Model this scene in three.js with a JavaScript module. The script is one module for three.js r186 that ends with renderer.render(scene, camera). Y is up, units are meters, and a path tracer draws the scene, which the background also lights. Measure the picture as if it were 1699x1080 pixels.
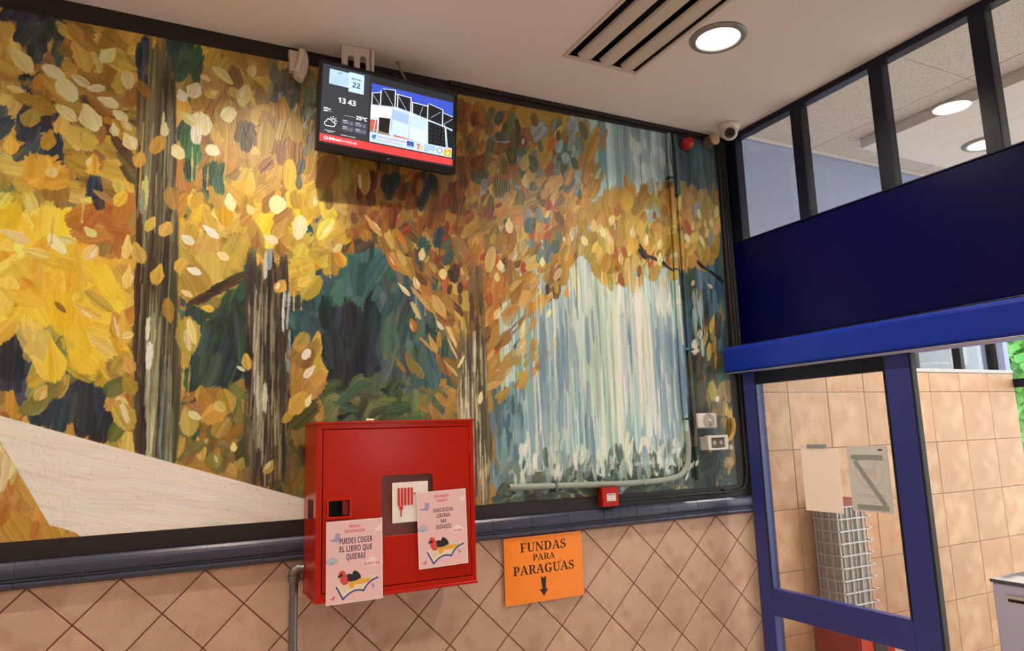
import * as THREE from 'three';
import { RoundedBoxGeometry } from 'three/addons/geometries/RoundedBoxGeometry.js';
import { mergeGeometries } from 'three/addons/utils/BufferGeometryUtils.js';

// ---------- camera, sky, sun, exposure ----------
const scene = new THREE.Scene();
const camera = new THREE.PerspectiveCamera(49.69, 1699 / 1080, 0.05, 120);
camera.position.set(0.372, 1.566, 3.023);
camera.up.set(-0.0409, 0.9874, 0.1528);
camera.lookAt(0.372 + 0.4479, 1.566 + 0.1548, 3.023 - 0.8806);
const renderer = new THREE.WebGLRenderer({ antialias: true });
renderer.toneMapping = THREE.LinearToneMapping;
renderer.toneMappingExposure = 1.6;
renderer.shadowMap.enabled = true;
scene.background = new THREE.Color(0.86, 0.95, 1.0);
scene.backgroundIntensity = 2.6;
const sun = new THREE.DirectionalLight(0xfff2dc, 5);
sun.position.set(22, 15, -3); sun.target.position.set(6, 0, 2); sun.castShadow = true; sun.shadow.mapSize.set(2048, 2048);
Object.assign(sun.shadow.camera, { left: -12, right: 12, top: 12, bottom: -12, near: 1, far: 60 });
scene.add(sun, sun.target);
const LAMP = new THREE.Color(1.0, 0.82, 0.68), LAMP_POWER = 4.6, PAINT_TINT = [1.0, 0.87, 0.87];
// positions of the recessed lamps of the entrance room (x, z) and the one of the lobby
const DOWNLIGHTS = [[2.57, 0.845], [0.80, 0.68], [-0.93, 0.68], [2.57, 2.7], [0.82, 2.7], [-0.93, 2.7]];

// ---------- helpers ----------
const used = {};
const numbered = (n) => { const k = used[n] = (used[n] ?? -1) + 1; return k ? n + '_' + String(k).padStart(3, '0') : n; };
function rng(seed) { let a = seed >>> 0; return () => { a = (a + 0x6d2b79f5) | 0; let t = Math.imul(a ^ (a >>> 15), 1 | a); t = (t + Math.imul(t ^ (t >>> 7), 61 | t)) ^ t; return ((t ^ (t >>> 14)) >>> 0) / 4294967296; }; }
function part(name, geo, mat, parent, label) {
  const m = new THREE.Mesh(Array.isArray(geo) ? mergeGeometries(geo.map((g) => (g.index ? g.toNonIndexed() : g))) : geo, mat);
  m.name = name; m.castShadow = m.receiveShadow = true; if (label) m.userData.label = label;
  parent.add(m); return m;
}
function thing(name, label, category, pos = [0, 0, 0], group) {
  const o = new THREE.Group(); o.name = numbered(name); o.position.set(...pos); o.userData = { label, category }; if (group) o.userData.group = group;
  scene.add(o); return o;
}
function solo(name, geo, mat, label, category, group) { const m = part(numbered(name), geo, mat, scene); m.userData = { label, category }; if (group) m.userData.group = group; return m; }
function struct(name, geo, mat) { const m = part(numbered(name), geo, mat, scene); m.userData.kind = 'structure'; return m; }
function structGroup(name, label) { const o = new THREE.Group(); o.name = numbered(name); o.userData.kind = 'structure'; if (label) o.userData.label = label; scene.add(o); return o; }
// box given by its two corners; r rounds the edges
function bx(x0, x1, y0, y1, z0, z1, r = 0) {
  const w = x1 - x0, h = y1 - y0, d = z1 - z0, g = r ? new RoundedBoxGeometry(w, h, d, 2, Math.min(r, w / 2.01, h / 2.01, d / 2.01)) : new THREE.BoxGeometry(w, h, d);
  g.translate((x0 + x1) / 2, (y0 + y1) / 2, (z0 + z1) / 2); return g;
}
const shapeOf = (pts) => { const s = new THREE.Shape(); pts.forEach(([x, y], i) => (i ? s.lineTo(x, y) : s.moveTo(x, y))); s.closePath(); return s; };
function rectPath(x0, x1, y0, y1, r = 0) {
  const s = new THREE.Shape();
  if (!r) { s.moveTo(x0, y0); s.lineTo(x1, y0); s.lineTo(x1, y1); s.lineTo(x0, y1); s.closePath(); return s; }
  s.moveTo(x0 + r, y0); s.lineTo(x1 - r, y0); s.absarc(x1 - r, y0 + r, r, -Math.PI / 2, 0); s.lineTo(x1, y1 - r); s.absarc(x1 - r, y1 - r, r, 0, Math.PI / 2);
  s.lineTo(x0 + r, y1); s.absarc(x0 + r, y1 - r, r, Math.PI / 2, Math.PI); s.lineTo(x0, y0 + r); s.absarc(x0 + r, y0 + r, r, Math.PI, Math.PI * 1.5); return s;
}
function extrude(shape, depth, bevel = 0, z = 0, seg = 1) {
  const g = new THREE.ExtrudeGeometry(shape, { depth: depth - 2 * bevel, bevelEnabled: bevel > 0, bevelThickness: bevel, bevelSize: bevel, bevelOffset: -bevel, bevelSegments: seg, curveSegments: 16 });
  g.translate(0, 0, z + bevel); return g;
}
// a profile in (depth from wall, height) run along x / in (x depth, height) run along z
const runX = (prof, x0, x1) => { const g = new THREE.ExtrudeGeometry(shapeOf(prof.map(([d, y]) => [-d, y])), { depth: x1 - x0, bevelEnabled: false, curveSegments: 12 }); g.rotateY(Math.PI / 2); g.translate(x0, 0, 0); return g; };
const runZ = (prof, z0, z1) => { const g = new THREE.ExtrudeGeometry(shapeOf(prof), { depth: z1 - z0, bevelEnabled: false, curveSegments: 12 }); g.translate(0, 0, z0); return g; };
const tube = (pts, r, seg = 40, rad = 12) => new THREE.TubeGeometry(new THREE.CatmullRomCurve3(pts.map((p) => new THREE.Vector3(...p)), false, 'centripetal'), seg, r, rad, false);
const rod = (x, y0, y1, z, r) => { const g = new THREE.CylinderGeometry(r, r, y1 - y0, 14); g.translate(x, (y0 + y1) / 2, z); return g; };
const wallUV = (g) => { const p = g.attributes.position, u = g.attributes.uv; for (let i = 0; i < p.count; i++) u.setXY(i, (p.getX(i) - MX0) / (MX1 - MX0), (p.getY(i) - MY0) / (MY1 - MY0)); return g; };
const canvas = (w, h) => { const c = document.createElement('canvas'); c.width = w; c.height = h; return [c, c.getContext('2d')]; };
function tex(c, srgb = true, wrap = THREE.RepeatWrapping) { const t = new THREE.CanvasTexture(c); if (srgb) t.colorSpace = THREE.SRGBColorSpace; t.wrapS = t.wrapT = wrap; t.magFilter = THREE.LinearFilter; return t; }
const mat = (color, roughness = .6, o = {}) => new THREE.MeshStandardMaterial({ color, roughness, ...o });
const phys = (color, roughness, o = {}) => new THREE.MeshPhysicalMaterial({ color, roughness, ...o });
// ---------- the mural: brushwork painted in wall metres ----------
const MX0 = -0.3, MX1 = 3.36, MY0 = 1.255, MY1 = 3.29, MW = 2048, MS = MW / (MX1 - MX0), MH = Math.round((MY1 - MY0) * MS);
function paintMural() {
  const rnd = rng(77), R = (a, b) => a + (b - a) * rnd(), pick = (a) => a[Math.floor(rnd() * a.length)];
  const cv = document.createElement('canvas'), bv = document.createElement('canvas');
  cv.width = bv.width = MW; cv.height = bv.height = MH;
  const c = cv.getContext('2d'), b = bv.getContext('2d');
  const PX = (x) => (x - MX0) * MS, PY = (y) => (MY1 - y) * MS;
  const hex = (h) => [parseInt(h.slice(1, 3), 16), parseInt(h.slice(3, 5), 16), parseInt(h.slice(5, 7), 16)];
  const toL = (v) => Math.pow(v / 255, 2.2), toS = (v) => 255 * Math.pow(Math.min(1, Math.max(0, v)), 1 / 2.2);
  const css = (h, d = 0, a = 1) => { const q = Array.isArray(h) ? h : hex(h); return 'rgba(' + q.map((v, i) => Math.round(toS(Math.min(.86, toL(Math.min(255, Math.max(0, v + d))) / PAINT_TINT[i])))).join(',') + ',' + a + ')'; };
  c.fillStyle = css('#a97f38'); c.fillRect(0, 0, MW, MH);
  b.fillStyle = '#606060'; b.fillRect(0, 0, MW, MH);
  // one loaded-brush mark: a bundle of bristle lines with ragged ends, tone wandering across the brush, and its ridges in the relief
  function mark(x, y, L, Wd, deg, col, kind = 'dab', alpha = 1) {
    const l = L * MS / 2, w = Math.max(1, Wd * MS / 2), rel = R(70, 150), q = Array.isArray(col) ? col : hex(col), bend = R(-.22, .22) * w, skew = R(-.25, .25) * l, tip = R(.25, 1);
    for (const g of [c, b]) { g.save(); g.translate(PX(x), PY(y)); g.rotate(-deg * Math.PI / 180); g.lineCap = 'round'; }
    const step = Math.max(1.1, w * .09), n = Math.max(2, Math.round(2 * w / step)); let tone = R(-10, 10), dry = R(0, .5);
    for (let i = 0; i <= n; i++) {
      const t = i / n * 2 - 1, e = kind === 'leaf' ? Math.sqrt(Math.max(0, 1 - t * t)) * .9 + .1 : Math.pow(Math.max(0, 1 - Math.pow(Math.abs(t), 3.2)), .6) * .75 + .25;
      tone = tone * .8 + R(-9, 9); const d = tone + R(-5, 5);
      const xs = -l * e * R(.86, 1.05) + skew * t * .3, xe = l * e * R(kind === 'leaf' ? .9 : .72, 1.08) + skew * t * .3, k = kind === 'leaf' ? tip : R(.9, 1.06);
      const lw = step * R(1.3, 2.1), al = alpha * (rnd() < dry * .25 ? R(.2, .6) : R(.8, 1));
      c.strokeStyle = css(q, d, al); c.lineWidth = lw; c.beginPath(); c.moveTo(xs, t * w * (kind === 'leaf' ? .8 : 1)); c.quadraticCurveTo(0, t * w * (kind === 'leaf' ? 1.15 : 1) + bend, xe, t * w * k); c.stroke();
      const v = Math.round(Math.min(250, Math.max(5, rel + R(-55, 55) + (Math.abs(t) > .85 ? 45 : 0)))); b.strokeStyle = 'rgba(' + [v, v, v, .8 * alpha].join(',') + ')'; b.lineWidth = lw; b.beginPath(); b.moveTo(xs, t * w * (kind === 'leaf' ? .8 : 1)); b.quadraticCurveTo(0, t * w * (kind === 'leaf' ? 1.15 : 1) + bend, xe, t * w * k); b.stroke();
    }
    c.restore(); b.restore();
  }
  const inside = (p, x, y) => { let s = false; for (let i = 0, j = p.length - 1; i < p.length; j = i++) { const [xi, yi] = p[i], [xj, yj] = p[j]; if ((yi > y) !== (yj > y) && x < (xj - xi) * (y - yi) / (yj - yi) + xi) s = !s; } return s; };
  // n marks scattered in an outline; sizes in metres, direction deg +- dv
  function zone(poly, n, pal, len, asp, deg, dv, kind = 'dab', alpha = 1) {
    const xs = poly.map((p) => p[0]), ys = poly.map((p) => p[1]), x0 = Math.min(...xs), x1 = Math.max(...xs), y0 = Math.min(...ys), y1 = Math.max(...ys);
    for (let i = 0, k = 0; i < n && k < n * 30; k++) {
      const x = R(x0, x1), y = R(y0, y1);
      if (!inside(poly, x, y)) continue;
      i++; const L = R(len[0], len[1]);
      const soft = kind === 'leaf' && rnd() < .62; mark(x, y, L, L * R(asp[0], asp[1]), deg + R(-dv, dv), hexv(pick(pal)), soft ? 'dab' : kind, soft ? alpha * R(.55, .95) : alpha);
    }
  }
  const hexv = (h) => hex(h).map((v, i, a) => v + (i ? 0 : 0) + R(-9, 9));
  // a run of long strokes filling a trunk or a fall of water between two x at top and bottom
  function streaks(x0, x1, y0, y1, n, pal, wid, lenK, a = .8, lean = 0) {
    for (let i = 0; i < n; i++) {
      const L = (y1 - y0) * R(lenK[0], lenK[1]) * .9, x = R(x0, x1), y = R(y0 + L * .35, y1 - L * .35);
      mark(x + lean * (y - y0), y, L, R(wid[0], wid[1]), 90 + R(-1.5, 1.5), hexv(pick(pal)), 'dab', R(a * .5, a));
    }
  }
  function drip(x, y, L, col) { mark(x, y - L / 2, L, .006, 90 + R(-1, 1), hex(col), 'dab', .8); mark(x, y - L, .012, .008, 90, hex(col), 'leaf', .9); }
  // palettes
  const GOLD = ['#b08034', '#c0923a', '#cca044', '#a17030', '#b88a3c', '#d6b054', '#8f6b30'], YEL = ['#eab92c', '#f0c234', '#e0ac2e', '#eac04a', '#d8a02a', '#f3d060', '#e4b444'], CREAM = ['#ecd9a2', '#e6cf90', '#f0e4c0', '#e0c684', '#f2dca0'],
    OCHR = ['#a17438', '#b1843e', '#93662e', '#b9934a', '#84653a', '#c29a50'], RUST = ['#8e5c28', '#a06c2c', '#784820', '#ae7e34', '#6c4a24', '#86622e', '#5a4022', '#947038'], RED = ['#9a3a22', '#a8482a', '#7f3420', '#b85a32'],
    GREEN = ['#3f5a44', '#324c3e', '#4d6742', '#5e7144'], TEAL = ['#2c4444', '#24393d', '#345256', '#3c5c60', '#1f3034'], NAVY = ['#2a3040', '#343c4a', '#232832', '#3c4452'],
    BROWN = ['#5a462e', '#483722', '#6b5436', '#3c2d1e', '#7c6644'], BARK = ['#6e5c44', '#8a7658', '#4a3a2a', '#a59474', '#5c5040', '#b8ab8e'], WATER = ['#a8bcb8', '#c0ccc2', '#98acae', '#d0d8ca', '#9cb0ac', '#b4c6b8'],
    PALE = ['#cfd6cb', '#dcdccb', '#c2cfc9', '#e4dfc8'], BLUEW = ['#7690a2', '#839dab', '#668298', '#8fa8b2'], OLIVE = ['#6d6a34', '#84783a', '#5c5c34', '#7a7440'], MOSS = ['#4a5a3c', '#5a6a40', '#3c4e3a', '#6a7046'];
  // --- grounds ---
  zone([[-0.326,3.228],[0.267,3.280],[0.304,2.415],[-0.264,2.355]], 260, GOLD, [.07, .2], [.4, .8], 70, 60);
  zone([[-0.181,2.709],[0.295,2.637],[0.298,2.317],[-0.159,2.366]], 80, ['#9a8448', '#8c7c44', '#a88c44', '#75704a'], [.08, .2], [.4, .7], 60, 60);
  zone([[-0.267,2.399],[0.304,2.415],[0.331,1.800],[-0.224,1.798]], 320, YEL, [.07, .2], [.45, .8], 75, 50);
  zone([[-0.224,1.798],[0.327,1.892],[0.342,1.528],[-0.215,1.674]], 120, GOLD, [.07, .18], [.4, .7], 60, 50);
  zone([[0.369,3.225],[1.000,3.257],[1.007,2.380],[0.402,2.376]], 230, [...OCHR, ...GOLD], [.06, .17], [.4, .8], 80, 45);
  zone([[0.391,2.375],[0.708,2.406],[0.729,1.464],[0.422,1.570]], 130, [...OCHR, ...GREEN], [.06, .15], [.4, .8], 85, 35);
  zone([[0.764,3.205],[1.014,3.201],[1.017,2.797],[0.822,2.795]], 60, ['#6f6d55', '#85805f', '#5b6052', '#8d7f55', '#9a9272'], [.06, .14], [.3, .6], 85, 20);
  zone([[0.828,2.471],[1.453,2.566],[1.497,1.585],[0.847,1.362]], 330, TEAL, [.08, .22], [.3, .6], 84, 30);
  zone([[0.955,2.430],[1.335,2.524],[1.276,2.126],[0.907,2.160]], 60, ['#35565c', '#3f6468', '#2e4c54', '#41644f'], [.08, .2], [.3, .5], 80, 30, 'dab', .8);
  zone([[0.984,2.112],[1.249,2.125],[1.221,1.749],[1.038,1.750]], 70, ['#1c2a30', '#22343a', '#182228'], [.08, .2], [.3, .5], 88, 15);
  zone([[1.012,1.801],[1.502,1.885],[1.498,1.639],[0.964,1.600]], 80, MOSS, [.06, .16], [.3, .6], 30, 60);
  zone([[1.222,2.261],[1.511,2.426],[1.619,1.803],[1.275,1.855]], 110, ['#3f5450', '#4c605c', '#35484a', '#5c6250', '#3c5a68'], [.06, .18], [.2, .4], 85, 25, 'dab', .85);
  zone([[1.057,2.803],[1.642,2.830],[1.698,2.502],[1.059,2.440]], 190, ['#6e4726', '#84522a', '#5c3c26', '#9a5f2c', '#4a4030', '#7a5a34', '#a8702e'], [.06, .16], [.35, .7], 80, 35);
  zone([[1.586,3.195],[2.553,3.259],[2.314,2.497],[1.748,2.033],[1.566,2.140],[1.452,2.478],[1.577,2.700]], 220, [...RUST, ...OCHR, '#5a5236', '#6d5530'], [.06, .16], [.35, .7], 70, 40);
  zone([[1.780,3.169],[2.511,3.234],[2.219,2.781],[1.768,2.724]], 60, ['#5b6858', '#6f7c78', '#4c5c48', '#8a8f86', '#646440'], [.06, .12], [.4, .8], 70, 50);
  // water falls on the right
  streaks(1.86, 3.0, 1.3, 2.6, 420, WATER, [.02, .07], [.3, .8], .9);
  streaks(1.9, 2.35, 1.35, 2.3, 150, [...BLUEW, ...WATER], [.015, .05], [.25, .7], .8);
  streaks(2.3, 3.02, 2.3, 3.42, 260, ['#96a8ac', '#a9b8b8', '#83979c', '#bcc8c6', '#6f8890'], [.02, .06], [.25, .7], .9);
  streaks(2.3, 2.92, 1.4, 2.45, 150, PALE, [.006, .035], [.25, .8], .55);
  streaks(2.55, 2.98, 1.4, 2.2, 90, BLUEW, [.01, .04], [.2, .5], .6);
  streaks(2.32, 2.5, 1.45, 2.3, 26, ['#a8bcaa', '#b9c6b0', '#95ad9c'], [.015, .05], [.4, .8], .5);
  streaks(1.86, 2.98, 1.35, 2.5, 160, [...WATER, ...PALE, ...BLUEW, '#5c7480'], [.003, .009], [.15, .6], .6);
  streaks(2.66, 2.8, 1.4, 2.32, 34, ['#e4e2cf', '#d9ddce', '#ece6d2'], [.008, .03], [.25, .6], .8);
  streaks(2.5, 2.56, 1.4, 2.36, 14, ['#e4e2cf', '#ece6d2'], [.006, .02], [.25, .6], .8);
  // right-hand dark margin
  streaks(2.97, 3.36, 2.55, 3.42, 130, ['#33464c', '#2a3a42', '#3d525a', '#24303a', '#4a5c60'], [.02, .07], [.2, .5], .95);
  streaks(2.99, 3.34, 1.9, 2.6, 90, ['#4a6478', '#3a5260', '#5a7488', '#2e4446', '#3c5048'], [.02, .06], [.2, .5], .95);
  streaks(2.96, 3.34, 1.25, 2.0, 120, ['#3f4238', '#4a4638', '#343a34', '#57503e', '#2c3630'], [.02, .06], [.15, .4], .95);
  zone([[3.061,2.249],[3.357,2.265],[3.308,1.807],[3.014,1.740]], 30, ['#504a3e', '#5f5644', '#3e4a3c', '#2f4638'], [.05, .12], [.3, .5], 80, 20);
  // bottom bank
  zone([[1.441,1.667],[1.896,1.688],[1.879,1.213],[1.435,1.246]], 70, ['#6a5c3c', '#55584a', '#7c6a40', '#46584e'], [.06, .16], [.2, .4], 85, 15);
  zone([[1.789,1.803],[1.966,1.804],[1.914,1.293],[1.773,1.302]], 60, ['#56727c', '#64828c', '#4a646c', '#7a949a'], [.06, .16], [.12, .3], 89, 6);
  zone([[1.790,1.356],[2.981,1.383],[3.370,1.331],[3.351,1.166],[1.786,1.220]], 170, ['#33423e', '#3e4a40', '#28342f', '#4c584c', '#566056'], [.05, .13], [.25, .5], 10, 40);
  zone([[2.988,1.463],[3.316,1.467],[3.291,1.236],[2.967,1.240]], 40, ['#24382f', '#1f2f2c', '#2c3f3a'], [.05, .13], [.3, .6], 50, 50);
  zone([[1.856,1.449],[2.970,1.495],[2.951,1.289],[1.851,1.319]], 130, ['#8c9a94', '#6c7c74', '#aab4a8', '#56665e', '#4a5a52'], [.04, .12], [.2, .4], 84, 25, 'dab', .8);
  zone([[1.890,1.504],[2.955,1.561],[2.938,1.369],[1.884,1.350]], 42, ['#dcdac8', '#cfd3c6', '#e6e0cc', '#bcc8c2'], [.03, .1], [.12, .3], 84, 16, 'dab', .6);
  // limbs fanning out of the middle tree
  for (const [x0, y0, x1, y1, n, w] of [[1.639,2.001, 1.194,2.538, 16, .022], [1.637,1.944, 1.421,2.360, 14, .02], [1.670,2.030, 1.635,2.496, 18, .03], [1.717,2.032, 2.030,2.535, 22, .03], [1.745,1.917, 2.196,2.328, 20, .024], [1.742,1.803, 2.095,2.044, 12, .014], [1.694,1.747, 1.446,2.023, 14, .014]])
    for (let i = 0; i < n; i++) { const t = R(0, 1), a = Math.atan2(y1 - y0, x1 - x0) * 180 / Math.PI; mark(x0 + (x1 - x0) * t + R(-.02, .02), y0 + (y1 - y0) * t + R(-.02, .02), R(.06, .16), w * R(.4, 1), a + R(-6, 6), hexv(pick(['#b0763a', '#c69852', '#8f6436', '#d3b07a', '#7a5c38', '#a8602c', '#c9a468']))); }
  // --- foliage ---
  zone([[-0.194,3.176],[-0.042,3.215],[-0.039,3.002],[-0.126,3.007]], 22, NAVY, [0.069, 0.182], [.4, .6], 85, 15);
  zone([[-0.191,2.861],[-0.081,2.895],[0.024,2.743],[-0.048,2.659],[-0.186,2.779]], 30, NAVY, [0.069, 0.168], [.4, .7], 60, 40);
  zone([[0.090,2.620],[0.209,2.675],[0.248,2.507],[0.117,2.491]], 18, NAVY, [0.057, 0.140], [.4, .7], 50, 40);
  zone([[0.194,2.772],[0.279,2.761],[0.282,2.536],[0.213,2.601]], 16, BROWN, [0.046, 0.112], [.4, .6], 80, 30);
  zone([[-0.025,2.930],[0.284,2.890],[0.278,2.535],[0.031,2.623]], 60, ['#9a7a30', '#6e5426', '#c8a040', '#5a4424', '#b48a38'], [0.034, 0.112], [.3, .6], 160, 40);
  zone([[-0.129,1.916],[0.107,1.933],[0.248,1.845],[0.210,1.621],[-0.010,1.713],[-0.121,1.798]], 50, NAVY, [0.069, 0.210], [.3, .5], 88, 12);
  zone([[-0.025,1.973],[0.105,1.978],[0.096,1.799],[-0.046,1.713]], 22, ['#8f8a4a', '#a89a48', '#7a7440', '#c09a34'], [0.069, 0.168], [.3, .5], 60, 25, 'dab', .85);
  zone([[0.369,3.225],[0.496,3.214],[0.459,2.949],[0.377,3.013]], 22, [...GREEN, '#2f4a48'], [0.069, 0.168], [.4, .6], 80, 20);
  zone([[0.382,2.882],[0.483,2.900],[0.481,2.638],[0.398,2.652]], 16, ['#2f5a42', '#3a6a4c', '#28483c'], [0.057, 0.140], [.4, .6], 80, 20);
  zone([[0.422,2.707],[0.604,2.761],[0.622,2.527],[0.430,2.504]], 22, GREEN, [0.057, 0.140], [.4, .6], 75, 30);
  zone([[0.485,2.185],[0.677,2.223],[0.703,1.607],[0.520,1.800]], 56, ['#23362f', '#2b4038', '#1f3034', '#2f4a3c'], [0.081, 0.224], [.3, .5], 85, 20);
  zone([[0.866,2.421],[0.981,2.432],[0.958,2.110],[0.858,2.157]], 20, TEAL, [0.069, 0.168], [.4, .6], 80, 20);
  zone([[-0.213,3.184],[0.249,3.196],[0.278,2.535],[-0.166,2.479]], 93, [...GOLD, ...GOLD, '#dcb45c', '#e2c272'], [0.052, 0.140], [.45, .8], 125, 55, 'leaf');
  zone([[-0.166,2.479],[0.301,2.489],[0.319,1.845],[-0.124,1.841]], 93, [...YEL, '#f0cf6a'], [0.057, 0.168], [.4, .75], 110, 60, 'leaf', .9);
  zone([[0.097,2.488],[0.397,2.500],[0.391,2.375],[0.124,2.349]], 40, ['#b5702c', '#c07e36', '#a8682c', '#8a6a34'], [0.057, 0.154], [.5, .8], 20, 60);
  zone([[0.222,2.406],[0.304,2.415],[0.329,1.663],[0.247,1.665]], 31, GOLD, [0.057, 0.140], [.45, .7], 90, 40, 'leaf');
  zone([[0.373,3.118],[1.055,3.063],[1.018,2.629],[0.407,2.526]], 112, [...OCHR, ...GOLD, '#d6b058'], [0.057, 0.168], [.4, .7], 85, 35, 'leaf');
  zone([[0.766,3.092],[0.948,3.071],[0.925,2.728],[0.798,2.737]], 40, OCHR, [0.103, 0.224], [.3, .45], 85, 12);
  zone([[0.395,2.550],[1.125,2.728],[1.099,2.444],[0.956,2.322],[0.829,2.417],[0.707,2.432],[0.411,2.132]], 124, [...YEL, ...GOLD, '#cda440', '#bf9a44'], [0.052, 0.140], [.45, .75], 75, 60, 'leaf');
  zone([[0.402,2.376],[0.684,2.403],[0.677,2.223],[0.443,2.134]], 31, ['#b58f3c', '#c4a048', '#9c7c36'], [0.069, 0.168], [.5, .75], 90, 40, 'leaf');
  zone([[0.792,2.414],[1.019,2.463],[1.060,2.304],[0.907,2.186],[0.832,2.234]], 29, ['#b8923a', '#c9a43e', '#a5823a', '#d2b048'], [0.057, 0.126], [.5, .8], 60, 60, 'leaf');
  zone([[0.909,2.056],[0.985,2.007],[0.976,1.675],[0.854,1.628],[0.840,1.776]], 21, [...GOLD, '#b38a34'], [0.057, 0.154], [.45, .7], 70, 40, 'leaf');
  zone([[0.436,1.753],[0.699,1.800],[0.718,1.488],[0.529,1.520],[0.443,1.569]], 43, [...GOLD, ...OLIVE], [0.057, 0.140], [.45, .75], 75, 50, 'leaf');
  zone([[0.231,1.799],[0.321,1.799],[0.331,1.551],[0.240,1.598]], 16, [...GOLD, ...OLIVE], [0.057, 0.140], [.45, .75], 75, 50, 'leaf');
  zone([[0.714,1.655],[0.938,1.700],[0.931,1.333],[0.685,1.443]], 56, ['#6a5a2c', '#57502c', '#7c6a34', '#4a4a2c', '#8a7438'], [0.057, 0.154], [.4, .7], 75, 40);
  zone([[1.057,2.747],[1.641,2.800],[1.667,2.529],[1.139,2.490]], 50, [...RUST, '#8a6a34', '#9a7438', '#5a4a34'], [0.057, 0.154], [.35, .6], 85, 25, 'leaf');
  zone([[0.977,2.763],[1.167,2.762],[1.139,2.560],[1.018,2.601]], 21, OCHR, [0.081, 0.182], [.35, .6], 85, 20, 'leaf');
  zone([[1.650,3.192],[2.511,3.234],[2.427,2.807],[2.195,2.297],[1.812,2.035],[1.628,2.201]], 205, [...RUST, ...OCHR, '#c07c34', '#b58a44'], [0.052, 0.154], [.35, .65], 65, 40, 'leaf');
  zone([[1.222,2.484],[1.667,2.529],[1.657,2.145],[1.565,2.083]], 81, [...RUST, ...OCHR, '#c9a05a'], [0.046, 0.140], [.3, .5], 125, 25, 'leaf');
  zone([[1.648,3.112],[2.350,3.136],[2.097,2.478],[1.695,2.382]], 16, RED, [0.034, 0.098], [.4, .7], 60, 50, 'leaf');
  zone([[1.307,2.579],[1.699,2.563],[2.091,2.352],[1.881,2.156],[1.508,2.281]], 16, RED, [0.034, 0.098], [.4, .7], 60, 50, 'leaf');
  zone([[1.681,3.150],[2.509,3.198],[2.251,2.687],[1.699,2.563]], 27, ['#4c5c40', '#8a98a0', '#3e4e44', '#74848c', '#5c5a34'], [0.040, 0.112], [.5, .8], 60, 50, 'leaf');
  zone([[1.698,2.502],[2.103,2.606],[2.014,2.163],[1.750,2.091]], 31, ['#b37a34', '#c08c42', '#a06a30', '#caa25c'], [0.057, 0.154], [.35, .55], 62, 25, 'leaf');
  zone([[2.113,2.833],[2.540,3.064],[2.446,2.810],[2.234,2.362],[2.043,2.043],[1.905,1.920]], 29, ['#b5803c', '#c29450', '#a0682c', '#9a7a40', '#4a5a60'], [0.046, 0.140], [.28, .45], 62, 18, 'leaf');
  zone([[2.353,3.189],[2.548,3.188],[2.433,2.910],[2.348,2.764]], 18, ['#a8824a', '#b57832', '#9a7440'], [0.081, 0.210], [.18, .3], 72, 12);
  zone([[1.746,1.946],[2.150,2.108],[2.160,1.955],[1.933,1.803],[1.738,1.662]], 19, ['#c29a50', '#b58a44', '#d0ac64', '#a87a3a'], [0.046, 0.126], [.3, .5], 55, 35, 'leaf');
  zone([[1.331,1.910],[1.622,1.943],[1.645,1.636],[1.413,1.667]], 19, ['#8f7038', '#a5803e', '#7a6a3a', '#b58a44'], [0.046, 0.126], [.25, .45], 130, 30, 'leaf');
  zone([[2.346,2.731],[2.735,2.934],[3.312,2.957],[3.272,2.565],[2.996,2.488],[2.497,2.398],[2.335,2.532]], 130, ['#9c763a', '#ac8444', '#886a30', '#b38e4a', '#94803e'], [.08, .17], [.35, .6], 82, 18, 'dab', .9);
  // hanging ochre clump over the falls, and its right-hand end
  zone([[2.306,2.693],[2.736,2.952],[3.338,2.979],[3.294,2.549],[3.037,2.456],[2.494,2.349],[2.296,2.496]], 149, ['#a8803e', '#b8904a', '#94702f', '#c19a50', '#a28a44', '#8f7438', '#b07a34'], [0.057, 0.154], [.35, .65], 80, 35, 'leaf');
  zone([[2.323,2.662],[2.902,2.903],[3.301,2.844],[3.251,2.581],[2.499,2.415]], 37, ['#c9a862', '#d2b678', '#7a6a34', '#8c9498', '#9a5a30', '#c4a048'], [0.040, 0.112], [.35, .6], 75, 35, 'leaf');
  zone([[2.470,2.578],[2.912,2.516],[2.900,2.377],[2.493,2.332]], 15, ['#c9a862', '#8a4a2a', '#b5a452', '#9ab09c'], [0.034, 0.112], [.35, .6], 85, 25, 'leaf');
  for (const [x0, y0, x1, y1] of [[2.766,2.521, 2.929,2.465], [3.088,2.538, 3.302,2.405], [2.708,2.567, 2.752,2.509]])
    for (let i = 0; i < 8; i++) { const t = R(0, 1); mark(x0 + (x1 - x0) * t + R(-.01, .01), y0 + (y1 - y0) * t + R(-.01, .01), .07, .013, Math.atan2(y1 - y0, x1 - x0) * 57.3 + R(-5, 5), hexv(pick(['#20242a', '#2c2c28', '#3a3428']))); }
  zone([[3.116,2.130],[3.209,2.169],[3.186,1.943],[3.108,1.908]], 7, ['#b89248', '#c6a254', '#a88038'], [0.057, 0.140], [.3, .45], 78, 14, 'leaf');
  zone([[3.095,1.773],[3.285,1.807],[3.286,1.603],[3.112,1.639]], 20, ['#8f6e38', '#a8823e', '#7a5c34', '#b89248'], [0.057, 0.140], [.3, .5], 82, 18);
  zone([[3.219,1.604],[3.318,1.602],[3.285,1.302],[3.213,1.339]], 18, ['#8a6838', '#a07c40', '#705434', '#4a4434'], [0.046, 0.126], [.3, .5], 75, 30);
  streaks(3.06, 3.14, 1.98, 2.35, 16, ['#8fa0a8', '#a9b4b4', '#c2c6be'], [0.009, 0.028], [.2, .5], .7);
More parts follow.
